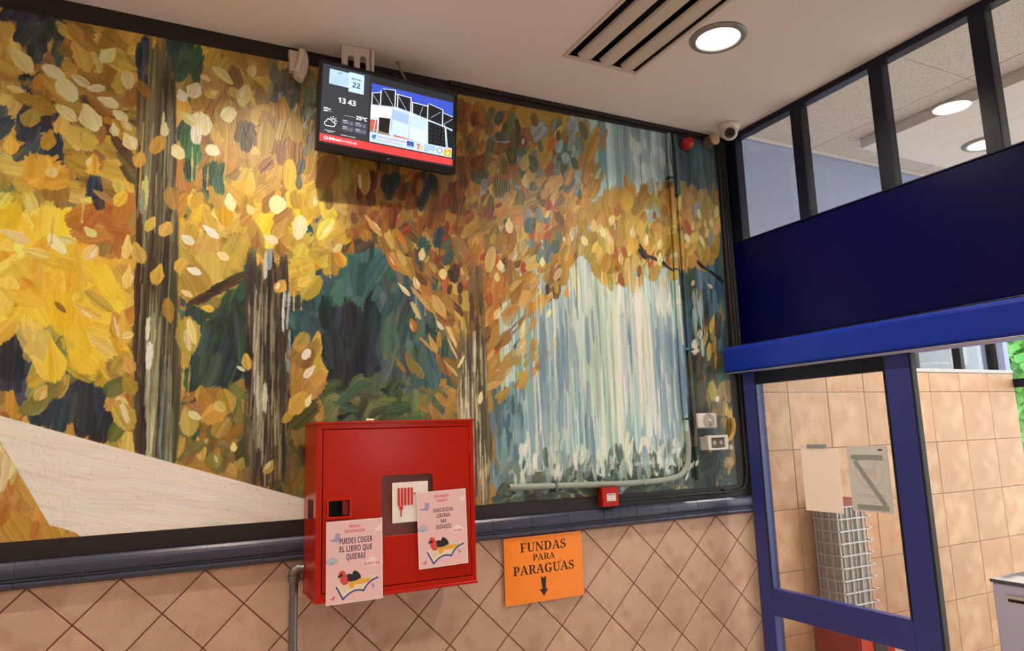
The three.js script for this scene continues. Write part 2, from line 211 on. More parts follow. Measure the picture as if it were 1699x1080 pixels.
  zone([[3.045,2.076],[3.140,2.149],[3.104,2.010],[3.033,1.940]], 5, PALE, [0.034, 0.084], [.4, .6], 40, 40, 'leaf', .8);
  streaks(2.66, 2.92, 2.88, 3.22, 40, ['#b9c4c4', '#cad0cc', '#94a6aa'], [0.011, 0.042], [.2, .5], .7);
  // darks and cool notes left between the leaves
  const acc = (poly, n, pal, deg = 84, a = .9) => zone(poly, n, pal, [.05, .11], [.35, .6], deg, 18, 'dab', a);
  acc([[-0.152,3.170],[-0.063,3.172],[-0.068,3.058],[-0.129,3.056]], 9, NAVY); acc([[-0.190,2.844],[-0.116,2.839],[-0.049,2.683],[-0.122,2.643],[-0.181,2.709]], 10, NAVY, 70); acc([[-0.053,2.735],[0.016,2.718],[0.006,2.649],[-0.048,2.655]], 4, NAVY); acc([[0.108,2.591],[0.156,2.581],[0.152,2.514],[0.115,2.519]], 4, NAVY); acc([[0.189,2.751],[0.216,2.761],[0.271,2.609],[0.244,2.605]], 7, BROWN, 118);
  acc([[0.377,3.205],[0.485,3.203],[0.460,3.056],[0.387,3.068]], 9, ['#33503e', '#2c4440', '#3c5a44']); acc([[0.413,2.848],[0.473,2.859],[0.473,2.658],[0.424,2.656]], 8, ['#2f5a42', '#3a6a4c', '#28483c']); acc([[0.513,2.689],[0.593,2.706],[0.589,2.606],[0.528,2.593]], 6, ['#2f4c3c', '#2a3c3c', '#365a44']); acc([[0.645,2.985],[0.706,2.982],[0.698,2.803],[0.650,2.809]], 5, ['#6a4a34', '#54402e'], 88);
  acc([[0.752,3.174],[0.987,3.166],[0.977,2.814],[0.912,2.804],[0.875,3.000],[0.780,3.052]], 30, ['#5b6052', '#6a6a58', '#4c5448', '#7a7862', '#59584a']); zone([[0.779,3.094],[0.987,3.108],[0.976,2.848],[0.872,2.859]], 10, ['#a8a692', '#b8b4a0', '#8f9080'], [.04, .08], [.12, .25], 80, 20, 'dab', .7); acc([[0.823,2.768],[0.899,2.766],[0.914,2.643],[0.850,2.640]], 4, ['#4c5c58', '#5a5c48']);
  acc([[1.139,2.753],[1.657,2.802],[1.667,2.553],[1.099,2.522]], 60, ['#70361a', '#80441e', '#5a2e18', '#8c5222', '#4a2a1a'], 82, .85); acc([[1.279,2.749],[1.352,2.759],[1.336,2.553],[1.284,2.553]], 4, ['#2a3034', '#343434']); acc([[1.456,2.774],[1.510,2.781],[1.490,2.629],[1.454,2.625]], 4, ['#262c34', '#30302c']); acc([[1.657,3.203],[1.798,3.204],[1.751,2.722],[1.640,2.738]], 30, ['#6e3a1e', '#8a4a22', '#5a321c', '#9a5c28'], 80, .85);
  acc([[1.781,3.185],[2.022,3.197],[1.969,2.749],[1.834,2.732]], 18, ['#4a4a2c', '#5c5a34', '#3e4630', '#6e5a30']); acc([[2.057,3.187],[2.510,3.216],[2.331,2.795],[2.073,2.730]], 16, ['#55604c', '#6f7c7c', '#4a5238', '#86908c', '#5a4a2c']); acc([[2.001,2.690],[2.252,2.719],[2.167,2.452],[2.026,2.440]], 10, ['#3e565e', '#4c666e', '#5c747c']); acc([[1.556,2.400],[1.648,2.408],[1.643,2.202],[1.582,2.199]], 5, ['#4a3826', '#3c2e22'], 88);
  acc([[1.423,2.534],[1.635,2.526],[1.570,2.372],[1.451,2.391]], 6, ['#2f484a', '#3c5450'], 60);
  // trunks (left edge top, right edge top, lean) laid over the masses, then leaves over them
  const T = (x0, x1, y0, y1, n, pal, w, a = .9, lean = -.048) => streaks(x0, x1, y0, y1, n, pal, w, [.12, .4], a, lean);
  T(.335, .445, 1.42, 3.16, 170, ['#5f4e34', '#6f5c3e', '#4c3c28', '#75644a', '#574832', '#62523a'], [.02, .05], .95);
  T(.325, .35, 1.42, 2.5, 46, ['#3a2b1c', '#463522', '#2e2218'], [.01, .03]);
  T(.42, .455, 1.5, 3.1, 60, ['#3c3a2a', '#4a4230', '#33382a'], [.01, .03]);
  T(.355, .385, 1.45, 2.25, 46, ['#a89c7c', '#c4b998', '#8f8464', '#d5cdb4'], [.006, .02], .8);
  T(.40, .43, 1.45, 1.95, 40, ['#6e7f90', '#7f8fa0', '#5c6b7a', '#8a8478'], [.01, .03], .9);
  T(.375, .42, 2.2, 3.0, 26, ['#86765a', '#948468', '#6e6048'], [.006, .02], .7);
  zone([[0.245,3.182],[0.282,3.177],[0.292,2.956],[0.259,2.962]], 8, NAVY, [.06, .12], [.2, .3], 90, 4);
  T(.715, .865, 1.4, 2.34, 130, ['#453a2e', '#362c24', '#5a4c3a', '#2c241e', '#5c4e3c'], [.014, .04], .95, -.03);
  T(.735, .77, 1.5, 2.2, 40, ['#b3a88c', '#948a70', '#cfc8b4'], [.005, .016], .85, -.03);
  T(.78, .84, 1.42, 1.9, 40, ['#7a6c50', '#94845e', '#5c503a'], [.008, .02], .85, -.03);
  T(.845, .868, 1.85, 2.25, 18, ['#aeb2b8', '#c9c9c4', '#8a8f98'], [.004, .012], .85, -.03);
  for (let i = 0; i < 26; i++) { const t = R(0, 1), p = [0.498,2.137], e = [0.692,2.270]; mark(p[0] + (e[0] - p[0]) * t, p[1] + (e[1] - p[1]) * t + R(-.012, .012), .07, .022, 33, hexv(pick(['#3c2c1c', '#4a3622', '#2f2418']))); }
  T(1.615, 1.76, 1.26, 2.04, 110, ['#8a7656', '#75634a', '#9c8a68', '#5f5240', '#ab9874', '#6a5a44'], [.014, .045], .95, 0);
  T(1.62, 1.67, 1.3, 1.95, 40, ['#b9a888', '#cabb98', '#a08e6c'], [.006, .02], .8, 0);
  T(1.72, 1.765, 1.4, 2.1, 30, ['#4c4032', '#5a4a3a'], [.01, .025], .85, 0);
  streaks(1.69, 1.76, 2.0, 2.42, 24, ['#5c4630', '#483828', '#7a5c38'], [.012, .03], [.2, .5], .9);
  T(.33, .45, 1.42, 3.14, 110, ['#8a7c5e', '#2c2218', '#a2967a', '#3a2e20', '#6a6048'], [.003, .009], .8);
  T(.72, .865, 1.4, 2.3, 90, ['#8a7c66', '#1e1814', '#a89c84', '#352a20'], [.003, .009], .85, -.03);
  T(1.62, 1.765, 1.26, 2.04, 90, ['#c4b494', '#463a2c', '#d8cab0', '#5a4c3a'], [.003, .010], .8, 0);
  mark(0.342,1.915, .11, .022, 90, '#e8e4d4'); mark(0.332,2.020, .09, .014, 90, '#e0d8b8'); mark(0.351,2.837, .16, .012, 88, '#d8cc90'); mark(0.298,2.563, .14, .025, 90, '#c9c07a'); mark(0.291,2.525, .1, .02, 90, '#8a9078'); mark(0.769,1.751, .12, .016, 90, '#d8d0c0'); mark(0.760,2.306, .12, .016, 90, '#c4c0b8'); mark(0.774,2.333, .1, .02, 90, '#8f99a8'); mark(0.834,2.104, .16, .01, 90, '#d8d8dc');
  for (const [x, y] of [[0.336,2.770], [0.279,2.993], [0.395,2.550], [0.275,2.697], [0.358,2.237], [0.402,2.095], [0.288,2.316], [0.438,2.280], [0.324,2.437], [0.378,2.423], [0.720,2.407], [0.817,2.385], [0.861,1.677], [0.696,1.898]]) mark(x, y, R(.06, .1), R(.04, .06), R(60, 120), hexv(pick(GOLD)), 'leaf', .9);
  // single bright leaves: (position, length, width, direction, colour)
  const C0 = '#eedba6', C1 = '#e4c988', C2 = '#f1e6c6', Y0 = '#e6b23c', Y1 = '#d8a83e', O0 = '#d08c3a';
  const leaf = (x, y, L, w, d, col) => { mark(x, y, L, w, d, hexv(col), 'leaf'); if (L > .05 && rnd() < .6) mark(x + R(-.2, .2) * L, y + R(-.2, .2) * w, L * R(.4, .7), w * R(.15, .35), d + R(-12, 12), hexv(C2), 'dab', .55); };
  leaf(-0.133,3.026, .1, .062, 130, C1); leaf(0.146,3.114, .075, .06, 55, C1); leaf(-0.030,3.004, .085, .05, 150, C0); leaf(0.017,2.939, .1, .07, 120, C0); leaf(0.061,2.986, .07, .04, 150, C1); leaf(-0.148,2.910, .05, .03, 170, C1); leaf(0.112,2.966, .06, .032, 20, C0);
  leaf(0.156,2.917, .075, .05, 160, C0); leaf(0.098,2.843, .11, .085, 110, C0); leaf(0.019,2.845, .085, .05, 140, C1); leaf(0.200,2.869, .06, .042, 150, C0); leaf(0.218,3.024, .075, .05, 100, C1); leaf(0.223,2.833, .055, .03, 130, C1); leaf(0.182,2.808, .055, .04, 100, C0); leaf(0.236,2.767, .07, .062, 120, C1);
  leaf(-0.147,2.691, .075, .055, 95, Y0); mark(-0.035,2.602, .14, .11, 40, hex('#dfa638')); mark(-0.061,2.622, .1, .09, 90, hex('#e2ac40')); mark(0.005,2.572, .08, .07, 20, hex('#d89c34')); mark(-0.014,2.602, .04, .036, 90, hex(C1)); leaf(-0.033,2.729, .085, .055, 80, '#c08c30'); leaf(-0.095,2.807, .075, .07, 80, '#b08a3c'); leaf(0.118,2.656, .08, .05, 90, Y0); leaf(0.216,2.527, .07, .05, 60, Y0); leaf(0.155,2.532, .07, .03, 150, '#b08a50');
  leaf(0.416,2.999, .052, .05, 110, C2); leaf(0.463,3.030, .072, .064, 70, C0); leaf(0.502,3.092, .04, .024, 160, C1); leaf(0.530,3.030, .06, .05, 30, Y1); leaf(0.570,3.120, .1, .04, 140, C1); leaf(0.656,3.047, .1, .06, 75, C1); leaf(0.685,3.165, .055, .04, 85, C1); mark(0.491,2.888, .1, .075, 95, hex(C0)); mark(0.474,2.840, .09, .04, 92, hex(C2)); mark(0.598,2.948, .07, .055, 60, hex(C0)); leaf(0.442,2.901, .07, .05, 140, C1); leaf(0.410,2.751, .065, .055, 120, C0); leaf(0.540,2.778, .055, .05, 150, C2); leaf(0.360,2.839, .06, .035, 90, '#d8cc90');
  leaf(0.614,2.565, .075, .05, 100, C0); leaf(0.693,2.540, .045, .04, 120, C1); leaf(0.801,2.575, .08, .07, 80, C0); leaf(0.895,2.483, .11, .06, 80, C0); leaf(1.006,2.489, .12, .06, 60, '#e0c460'); leaf(0.780,2.418, .06, .04, 160, C0); leaf(0.849,2.717, .14, .07, 88, Y1); leaf(0.746,2.865, .16, .08, 86, '#b08636'); leaf(0.871,2.929, .12, .07, 95, '#b98f3c'); leaf(0.818,3.017, .1, .07, 90, '#b98a3c'); leaf(1.073,2.359, .075, .06, 110, O0); leaf(1.059,2.407, .05, .03, 50, C1); leaf(0.953,2.621, .1, .06, 75, '#cfae52'); leaf(1.181,2.735, .13, .06, 90, '#a8803c'); leaf(0.690,2.654, .1, .05, 85, '#cfae52');
  leaf(0.544,2.428, .075, .035, 140, C2); leaf(0.460,2.386, .055, .038, 150, C2); leaf(0.593,2.331, .05, .035, 150, C0); leaf(0.487,2.259, .055, .035, 160, C2); leaf(0.464,2.166, .045, .025, 150, C0); leaf(0.543,2.110, .045, .035, 170, '#d2a83c');
  leaf(0.019,2.327, .09, .042, 130, C0); leaf(-0.112,2.344, .1, .045, 160, C1); leaf(0.046,2.346, .05, .03, 170, C1); leaf(0.122,2.384, .05, .035, 140, C1); leaf(0.127,2.302, .07, .05, 60, '#e8c470'); leaf(-0.044,2.286, .09, .045, 165, '#e6c468'); leaf(0.255,2.217, .09, .04, 85, '#e2c070'); leaf(0.246,2.336, .1, .04, 88, '#e2bc60'); leaf(0.129,2.074, .1, .04, 150, '#e0bc5c'); leaf(0.166,2.118, .12, .05, 140, '#c8a03c'); leaf(0.042,2.088, .05, .018, 130, '#8a6a2c'); leaf(0.184,1.946, .1, .055, 145, '#e2b468'); leaf(0.250,2.017, .14, .055, 95, '#dcae50'); leaf(0.265,1.992, .04, .03, 20, C1); leaf(0.277,1.879, .065, .05, 110, '#d2a04a'); leaf(0.280,1.799, .075, .055, 120, '#b98f3e'); leaf(0.001,1.773, .06, .045, 60, '#d8a460'); leaf(0.259,1.736, .055, .035, 130, C1); leaf(0.266,1.687, .12, .08, 120, '#c49a48'); leaf(-0.020,2.186, .07, .06, 90, '#e0ac24');
  leaf(0.474,1.995, .15, .09, 95, '#b58a3a'); leaf(0.487,2.015, .11, .03, 105, C1); leaf(0.486,1.660, .11, .075, 100, '#c09a44'); leaf(0.509,1.683, .05, .028, 150, C0); leaf(0.621,1.740, .1, .07, 110, '#a88638'); leaf(0.599,1.717, .05, .04, 140, '#d0b468'); leaf(0.674,1.869, .035, .016, 150, '#dcd4c0'); leaf(0.930,1.933, .05, .036, 60, C2); leaf(0.944,1.859, .07, .034, 50, C2); leaf(0.901,1.726, .11, .075, 60, '#c4973c'); leaf(0.943,1.738, .055, .03, 70, C0); leaf(0.820,2.220, .06, .055, 60, Y1); leaf(0.919,2.245, .06, .055, 40, Y1); leaf(0.655,1.557, .035, .028, 90, C1); leaf(0.679,1.490, .05, .045, 60, '#a88a3c'); leaf(0.584,1.506, .06, .055, 100, '#8a7c3c'); leaf(0.789,1.473, .06, .045, 60, '#b08a34');
  leaf(1.222,2.526, .12, .035, 130, '#c89858'); leaf(1.306,2.365, .09, .04, 120, '#b87030'); leaf(1.451,2.414, .06, .04, 80, C1); leaf(1.420,2.274, .06, .035, 110, C1); leaf(1.362,2.242, .08, .025, 135, '#d8bc88'); leaf(1.349,2.483, .07, .03, 130, '#b8702e'); leaf(1.554,2.327, .05, .04, 95, C1); leaf(1.856,2.395, .05, .045, 90, C0); leaf(1.837,2.333, .045, .035, 90, C1); leaf(1.418,2.147, .09, .025, 120, '#cfb07c'); leaf(1.403,2.077, .06, .04, 100, '#c07a30'); leaf(1.535,2.082, .05, .025, 130, '#d8c8a4'); leaf(1.498,1.996, .09, .03, 115, '#c8a060'); leaf(1.832,2.154, .07, .035, 60, C1); leaf(1.913,2.601, .08, .045, 90, C1); leaf(2.012,2.948, .09, .06, 75, '#c09a5c'); leaf(2.015,2.852, .07, .05, 90, '#caa468'); leaf(2.135,2.689, .05, .025, 60, C1); leaf(2.095,2.431, .05, .035, 90, C0); leaf(2.181,2.374, .08, .035, 55, '#c4a070'); leaf(2.230,2.283, .06, .028, 75, O0); leaf(2.118,2.168, .05, .025, 60, C0); leaf(1.977,2.085, .12, .045, 65, C1); leaf(1.957,1.995, .1, .05, 60, '#d8b66c'); leaf(2.092,1.984, .05, .035, 90, '#b0603a'); leaf(2.145,2.016, .06, .03, 80, '#bca45c'); leaf(1.731,1.746, .06, .03, 80, C0); leaf(1.942,1.856, .04, .035, 80, '#b8a04c'); leaf(2.051,2.226, .09, .03, 60, O0); leaf(1.637,1.915, .07, .014, 60, C0);
  leaf(2.260,3.013, .055, .05, 80, '#9aa8b0'); leaf(2.296,3.206, .05, .05, 60, '#8e9ca6'); leaf(2.178,3.074, .09, .05, 60, '#b56c30'); leaf(2.006,3.062, .07, .06, 80, '#5a4428'); leaf(2.129,2.802, .08, .05, 60, '#a86c30'); leaf(2.144,2.739, .06, .05, 80, '#a04428'); leaf(2.429,2.841, .09, .025, 60, '#b08038');
  for (const [x, y] of [[2.473,2.628], [2.417,2.656], [2.510,2.598], [2.355,2.567], [2.760,2.613], [2.537,2.702], [2.673,2.649], [2.855,2.598], [3.054,2.653], [3.166,2.646], [3.106,2.730], [2.581,2.488], [2.848,2.511], [3.159,2.808], [3.246,2.763]]) leaf(x, y, R(.05, .08), R(.03, .045), R(70, 115), pick(['#d6bf88', '#ccb078', '#dccb9c']));
  leaf(3.074,2.389, .035, .025, 60, '#c0a488'); leaf(3.199,2.380, .04, .025, 150, '#c4a690'); leaf(3.187,1.732, .035, .03, 60, '#ded8c4'); leaf(3.262,1.462, .03, .025, 90, '#d8d2c0'); leaf(3.254,1.386, .05, .035, 120, '#b08a5c');
  for (const [x, y, L] of [[0.071,2.800, .06], [0.465,2.779, .14], [0.483,2.768, .2], [0.524,2.709, .1], [0.590,2.906, .26], [0.281,2.863, .3], [0.093,2.560, .14], [0.463,1.882, .09], [0.484,1.895, .13], [-0.000,2.430, .1], [-0.025,2.265, .09], [1.028,2.396, .12], [1.419,2.218, .1], [1.463,2.220, .09], [0.907,2.199, .07], [0.877,2.211, .09], [2.479,2.413, .12], [2.453,2.428, .14]]) drip(x, y, L, pick(['#d2b468', '#c8a450', '#bca05c']));
  streaks(2.45, 2.92, 1.42, 2.40, 42, ['#eceada', '#e0e4d8', '#f0eee0', '#d4dcd0', '#cfd8d4'], [.006, .028], [.25, .7], .6);
  streaks(2.0, 2.42, 1.42, 2.3, 18, ['#dfe4da', '#c8d2cc', '#e8e6d6'], [.006, .022], [.25, .7], .6);
  streaks(1.9, 2.4, 1.4, 2.2, 44, BLUEW, [.008, .035], [.2, .5], .6);
  streaks(2.76, 2.98, 1.4, 2.3, 40, BLUEW, [.008, .03], [.2, .5], .65);
  // splash at the foot of the falls
  for (const [x, y, L] of [[2.000,1.428, .08], [2.263,1.445, .12], [2.398,1.434, .1], [2.569,1.478, .14], [2.666,1.490, .1], [2.761,1.440, .08], [1.954,1.501, .14], [2.132,1.393, .07], [2.865,1.483, .06]]) for (let i = 0; i < 5; i++) mark(x + R(-.03, .03), y + R(-.03, .03), L * R(.4, 1), .02, 84 + R(-18, 18), hexv(pick(['#ddd9c8', '#c9cfc4', '#e4dfcd'])), 'dab', .7);
  for (const [x, y] of [[2.958,1.368], [2.981,1.383], [2.933,1.321]]) mark(x, y, .05, .016, 60, hex('#d8d6ca'), 'leaf');
  // brush-signed scribble
  c.strokeStyle = css('#2a2018'); c.lineWidth = 1.6; c.beginPath(); { const sx = PX(3.17), sy = PY(1.63); c.moveTo(sx, sy); for (let i = 1; i < 22; i++) c.lineTo(sx + i * 2.3, sy + Math.sin(i * 1.9) * 3.2 - (i % 5 === 0 ? 4 : 0)); } c.stroke();
  // pale flat sail shape left without trees, golden flank at its left
  const fillP = (poly, col, rel) => { for (const g of [c, b]) { g.beginPath(); poly.forEach(([x, y], i) => (i ? g.lineTo(PX(x), PY(y)) : g.moveTo(PX(x), PY(y)))); g.closePath(); g.fillStyle = g === c ? css(col) : rel; g.fill(); } };
  const W = [[-0.219,1.732],[-0.114,1.693],[0.362,1.531],[0.943,1.334],[0.991,1.319],[0.993,1.208],[0.181,1.253],[-0.182,1.212]];
  fillP(W, '#eedad2', '#707070');
  c.save(); c.beginPath(); W.forEach(([x, y], i) => (i ? c.lineTo(PX(x), PY(y)) : c.moveTo(PX(x), PY(y)))); c.clip();
  zone([[-0.114,1.693],[0.943,1.332],[0.944,1.212],[-0.089,1.302]], 160, ['#f0dcd3', '#ead5cc', '#f1dfd6', '#ecd8cf'], [.15, .35], [.06, .14], -12, 8, 'dab', .35);
  c.restore();
  const F = [[-0.257,1.798],[-0.109,1.605],[-0.030,1.461],[0.054,1.306],[0.087,1.295],[0.134,1.274],[0.159,1.251],[-0.216,1.235]];
  fillP(F, '#b98238', '#606060');
  c.save(); c.beginPath(); F.forEach(([x, y], i) => (i ? c.lineTo(PX(x), PY(y)) : c.moveTo(PX(x), PY(y)))); c.clip();
  zone([[-0.215,1.674],[0.047,1.669],[0.163,1.238],[-0.185,1.251]], 80, ['#b98238', '#c79346', '#a8702e', '#b5722e'], [.06, .16], [.3, .5], 100, 30); zone([[-0.177,1.611],[-0.053,1.545],[-0.065,1.463],[-0.167,1.468]], 24, ['#d8c08a', '#c9b078', '#e0cc9c'], [.06, .14], [.15, .3], 82, 8);
  c.restore();
  // dry fine grain over the whole
  for (let i = 0; i < 9000; i++) { const x = R(0, MW), y = R(0, MH), d = R(-1, 1); c.fillStyle = d > 0 ? 'rgba(255,240,200,.10)' : 'rgba(20,15,10,.12)'; c.fillRect(x, y, R(.6, 2), R(1, 7)); }
  return [cv, bv];
}

// ---------- textures ----------
// speckled fired clay: fine grain over broad patches
function clay(seed, base, grain, blotch, size = 512) {
  const rnd = rng(seed), [c, g] = canvas(size, size), [b, h] = canvas(size, size);
  g.fillStyle = base; g.fillRect(0, 0, size, size); h.fillStyle = '#808080'; h.fillRect(0, 0, size, size);
  const wrap = (f) => { for (const dx of [-size, 0, size]) for (const dy of [-size, 0, size]) f(dx, dy); };
  for (let i = 0; i < 70; i++) {
    const x = rnd() * size, y = rnd() * size, r = size * (.04 + rnd() * .16), col = blotch[i % blotch.length], a = .1 + rnd() * .26, q = rnd() * 3;
    wrap((dx, dy) => { if (x + dx + r < 0 || x + dx - r > size || y + dy + r < 0 || y + dy - r > size) return; const gr = g.createRadialGradient(x + dx, y + dy, 0, x + dx, y + dy, r); gr.addColorStop(0, 'rgba(' + col + ',' + a + ')'); gr.addColorStop(1, 'rgba(' + col + ',0)'); g.fillStyle = gr; g.beginPath(); g.ellipse(x + dx, y + dy, r, r * .6, q, 0, 7); g.fill(); });
  }
  for (let i = 0; i < 34000; i++) { const x = rnd() * size, y = rnd() * size, s = .6 + rnd() * 1.8, col = grain[Math.floor(rnd() * grain.length)]; g.fillStyle = 'rgba(' + col + ',' + (.1 + rnd() * .3) + ')'; g.fillRect(x, y, s, s); const v = rnd() < .5 ? 90 : 165; h.fillStyle = 'rgba(' + [v, v, v, .35].join(',') + ')'; h.fillRect(x, y, s * 1.4, s * 1.4); }
  return [c, b];
}
const [clayC, clayB] = clay(5, '#c5a48c', ['160,120,95', '228,200,175', '180,142,116', '135,98,78'], ['170,126,100', '216,182,156', '192,150,124']);
const [rustC, rustB] = clay(9, '#bd926c', ['165,118,86', '236,210,176', '196,152,118', '150,106,80'], ['186,126,90', '236,208,166', '202,152,116', '238,214,176', '190,140,106']);
const clayMats = [0, 1, 2, 3].map((i) => { const m = tex(clayC), b = tex(clayB, false); for (const t of [m, b]) { t.repeat.set(3, 3); t.offset.set(i * .29, i * .47); } const k = [1, .95, .98, 1.03][i]; return mat(new THREE.Color(k, k * (1 - .01 * i), k * (1 - .012 * i)), .55, { map: m, bumpMap: b, bumpScale: .0006 }); });
const rustMats = [0, 1, 2, 3, 4].map((i) => { const m = tex(rustC), b = tex(rustB, false); for (const t of [m, b]) { t.repeat.set(1.7, 1.7); t.offset.set(i * .37, i * .23); } const k = [[1, .98, .95], [.95, .92, .9], [1.02, .96, .92], [.98, .99, .97], [1.04, 1.02, .98]][i]; return mat(new THREE.Color(...k), .5, { map: m, bumpMap: b, bumpScale: .0008 }); });
const [plasterB] = (() => { const rnd = rng(3), [c, g] = canvas(512, 512); g.fillStyle = '#808080'; g.fillRect(0, 0, 512, 512); for (let i = 0; i < 9000; i++) { const v = 100 + Math.floor(rnd() * 60); g.fillStyle = 'rgba(' + [v, v, v, .4].join(',') + ')'; const r = 1 + rnd() * 4; g.beginPath(); g.ellipse(rnd() * 512, rnd() * 512, r, r * .6, rnd() * 3, 0, 7); g.fill(); } return [c]; })();
const plaster = (color, rough = .85) => { const b = tex(plasterB, false); b.repeat.set(1.6, 1.6); return mat(color, rough, { bumpMap: b, bumpScale: .0008 }); };
const [mc, mb] = paintMural();
const muralMap = tex(mc, true, THREE.MirroredRepeatWrapping), muralBump = tex(mb, false, THREE.MirroredRepeatWrapping);
const fissC = (() => { const rnd = rng(21), [c, g] = canvas(512, 512); g.fillStyle = '#cfc6be'; g.fillRect(0, 0, 512, 512); for (let i = 0; i < 2300; i++) { const x = rnd() * 512, y = rnd() * 512, l = 2 + rnd() * 8, a = rnd() * 3.1; g.strokeStyle = 'rgba(92,80,74,' + (.25 + rnd() * .5) + ')'; g.lineWidth = .8 + rnd() * 1.5; g.beginPath(); g.moveTo(x, y); g.lineTo(x + Math.cos(a) * l * .5 + rnd() * 2, y + Math.sin(a) * l * .5); g.lineTo(x + Math.cos(a) * l, y + Math.sin(a) * l + rnd() * 2); g.stroke(); } for (let i = 0; i < 5000; i++) { g.fillStyle = 'rgba(100,90,84,.35)'; g.fillRect(rnd() * 512, rnd() * 512, 1.2, 1.2); } return c; })();

// ---------- materials ----------
const M = {
  ceiling: plaster('#e6dbd4', .9), white: plaster('#ddd6cf'), blueWall: plaster('#a6b4d8'), grout: mat('#6b4636', .95), greyGrout: mat('#8d7c6c', .95),
  mural: mat('#ffffff', .42, { map: muralMap, bumpMap: muralBump, bumpScale: .0022 }),
  band: mat('#1d1612', .55), ledge: phys('#343850', .34, { clearcoat: .25, clearcoatRoughness: .3 }), ledgeGrout: mat('#8a8894', .9),
  floor: mat('#bdb3aa', .45), red: phys('#b21a03', .2, { specularIntensity: .6 }), redDark: mat('#8c140d', .4), reel: mat('#8c2426', .45), black: mat('#0a0a0b', .6), bezel: phys('#0c0c0e', .3),
  navy: phys('#0e1248', .5), panel: phys('#02063e', .3, { specularIntensity: .3 }), beam: phys('#0a2fa0', .34, { specularIntensity: .7 }), frame: phys('#12142a', .38, { specularIntensity: .6 }), stile: phys('#2f3a80', .34, { specularIntensity: .8 }),
  glass: new THREE.MeshPhysicalMaterial({ color: '#ffffff', roughness: 0, transmission: 1, thickness: 0, ior: 1.5 }),
  steel: mat('#7d7872', .38, { metalness: .75 }), cream: mat('#d8c6ba', .5), plastic: mat('#d9d5cc', .4), plasticGrey: mat('#8d8b84', .5), dial: mat('#a9a59c', .4), brownGrey: mat('#6e6356', .5),
  vent: mat('#cbbfb2', .5), ventDark: mat('#15130f', .9), ring: mat('#8b8a84', .4, { metalness: .3 }), lens: phys('#101214', .12), camWhite: mat('#ddd0c8', .4), siren: mat('#b01f22', .35), beige: mat('#c7a282', .5), dark: mat('#1c1b1a', .6),
  soffit: plaster('#a39c95'), alu: mat('#9da0a2', .4, { metalness: .6 }), wire: mat('#c4c6c4', .4, { metalness: .2 }), wireBack: mat('#a8a49a', .6), bin: mat('#d0d4ec', .45), sheet: mat('#f2e8dc', .8), tape: mat('#909a94', .5),
};

// ---------- setting: entrance room ----------
const CE = 3.31, CE2 = 3.35, XL = -1.6, ZB = 4.4, XP = 3.40, XE = 6.1;
struct('floor', bx(XL - .2, XE + .1, -.15, 0, -.2, ZB + .2), M.floor);
const wallBack = struct('wall_back', bx(XL, XP + .03, 0, CE, -.2, -.010), M.white);
struct('wall_left', bx(XL - .2, XL, 0, CE, -.2, ZB + .2), M.white);
{ // wall behind the photographer with the glazed street entrance
  const s = rectPath(XL, XE, 0, CE2 + .1); s.holes.push(rectPath(2.15, 2.7, 1.36, 1.84));
  struct('wall_front', extrude(s, .2, 0, ZB), M.white);
  const w = structGroup('window_1'); part('pane', bx(2.15, 2.7, 1.36, 1.84, ZB + .1, ZB + .104), M.glass, w);
  for (const x of [2.165, 2.685]) part('mullion', bx(x - .015, x + .015, 1.36, 1.84, ZB + .06, ZB + .14, .004), M.frame, w);
}
{ // ceiling with the opening of the air grille
  const s = rectPath(XL, XP + .06, -ZB, .2); s.holes.push(rectPath(2.012, 2.408, -1.99, -.445));
  const g = extrude(s, .16); g.rotateX(-Math.PI / 2); g.translate(0, CE, 0);
  struct('ceiling', g, M.ceiling);
}
// diagonal wall tiles: squares of 20 cm stood on a corner
const DG = .283;
function clip(poly, x0, x1, y0, y1) {
  for (const [ax, v, sgn] of [[0, x0, 1], [0, x1, -1], [1, y0, 1], [1, y1, -1]]) {
    const out = []; for (let i = 0; i < poly.length; i++) { const a = poly[i], b = poly[(i + 1) % poly.length], da = (a[ax] - v) * sgn, db = (b[ax] - v) * sgn; if (da >= 0) out.push(a); if (da * db < 0) { const t = da / (da - db); out.push([a[0] + (b[0] - a[0]) * t, a[1] + (b[1] - a[1]) * t]); } }
    poly = out; if (poly.length < 3) return [];
  }
  return poly;
}
part('grout', bx(XL, XP, 0, 1.1, -.010, -.0022), M.grout, wallBack);
{
  const rnd = rng(11), hd = DG / 2 - .0035, dia = [[0, -hd], [hd, 0], [0, hd], [-hd, 0]], full = extrude(shapeOf(dia), .0095, .0016, -.010);
  for (let r = 0; r < 9; r++) for (let k = -6; k < 13; k++) {
    const cx = (k + (r % 2 ? 0 : .5)) * DG, cy = 1.1 - r * DG / 2, q = clip(dia.map(([x, y]) => [x + cx, y + cy]), XL + .002, XP - .012, .002, 1.099);
    if (!q.length) continue;
    const m = clayMats[Math.floor(rnd() * 4)], whole = q.length === 4 && q.every(([x, y], i) => Math.abs(x - dia[i][0] - cx) + Math.abs(y - dia[i][1] - cy) < 1e-6);
    const area = Math.abs(q.reduce((s, p, i) => { const n = q[(i + 1) % q.length]; return s + p[0] * n[1] - n[0] * p[1]; }, 0)) / 2;
    if (area < 4e-4) continue;
    const t = part('tile', whole ? full : extrude(shapeOf(q), .0095, .0012, -.010), m, wallBack);
    if (whole) t.position.set(cx, cy, (rnd() - .5) * .0008);
  }
}
// the mural: one painted plaster skin
{
  const s = shapeOf([[XL, 1.262], [3.285, 1.254], [3.335, 3.275], [XL, 3.245]]), g = extrude(s, .010, 0, -.010);
  solo('mural', wallUV(g), M.mural, 'wall painting of golden autumn trees beside a pale blue waterfall, thick brush strokes', 'mural');
}
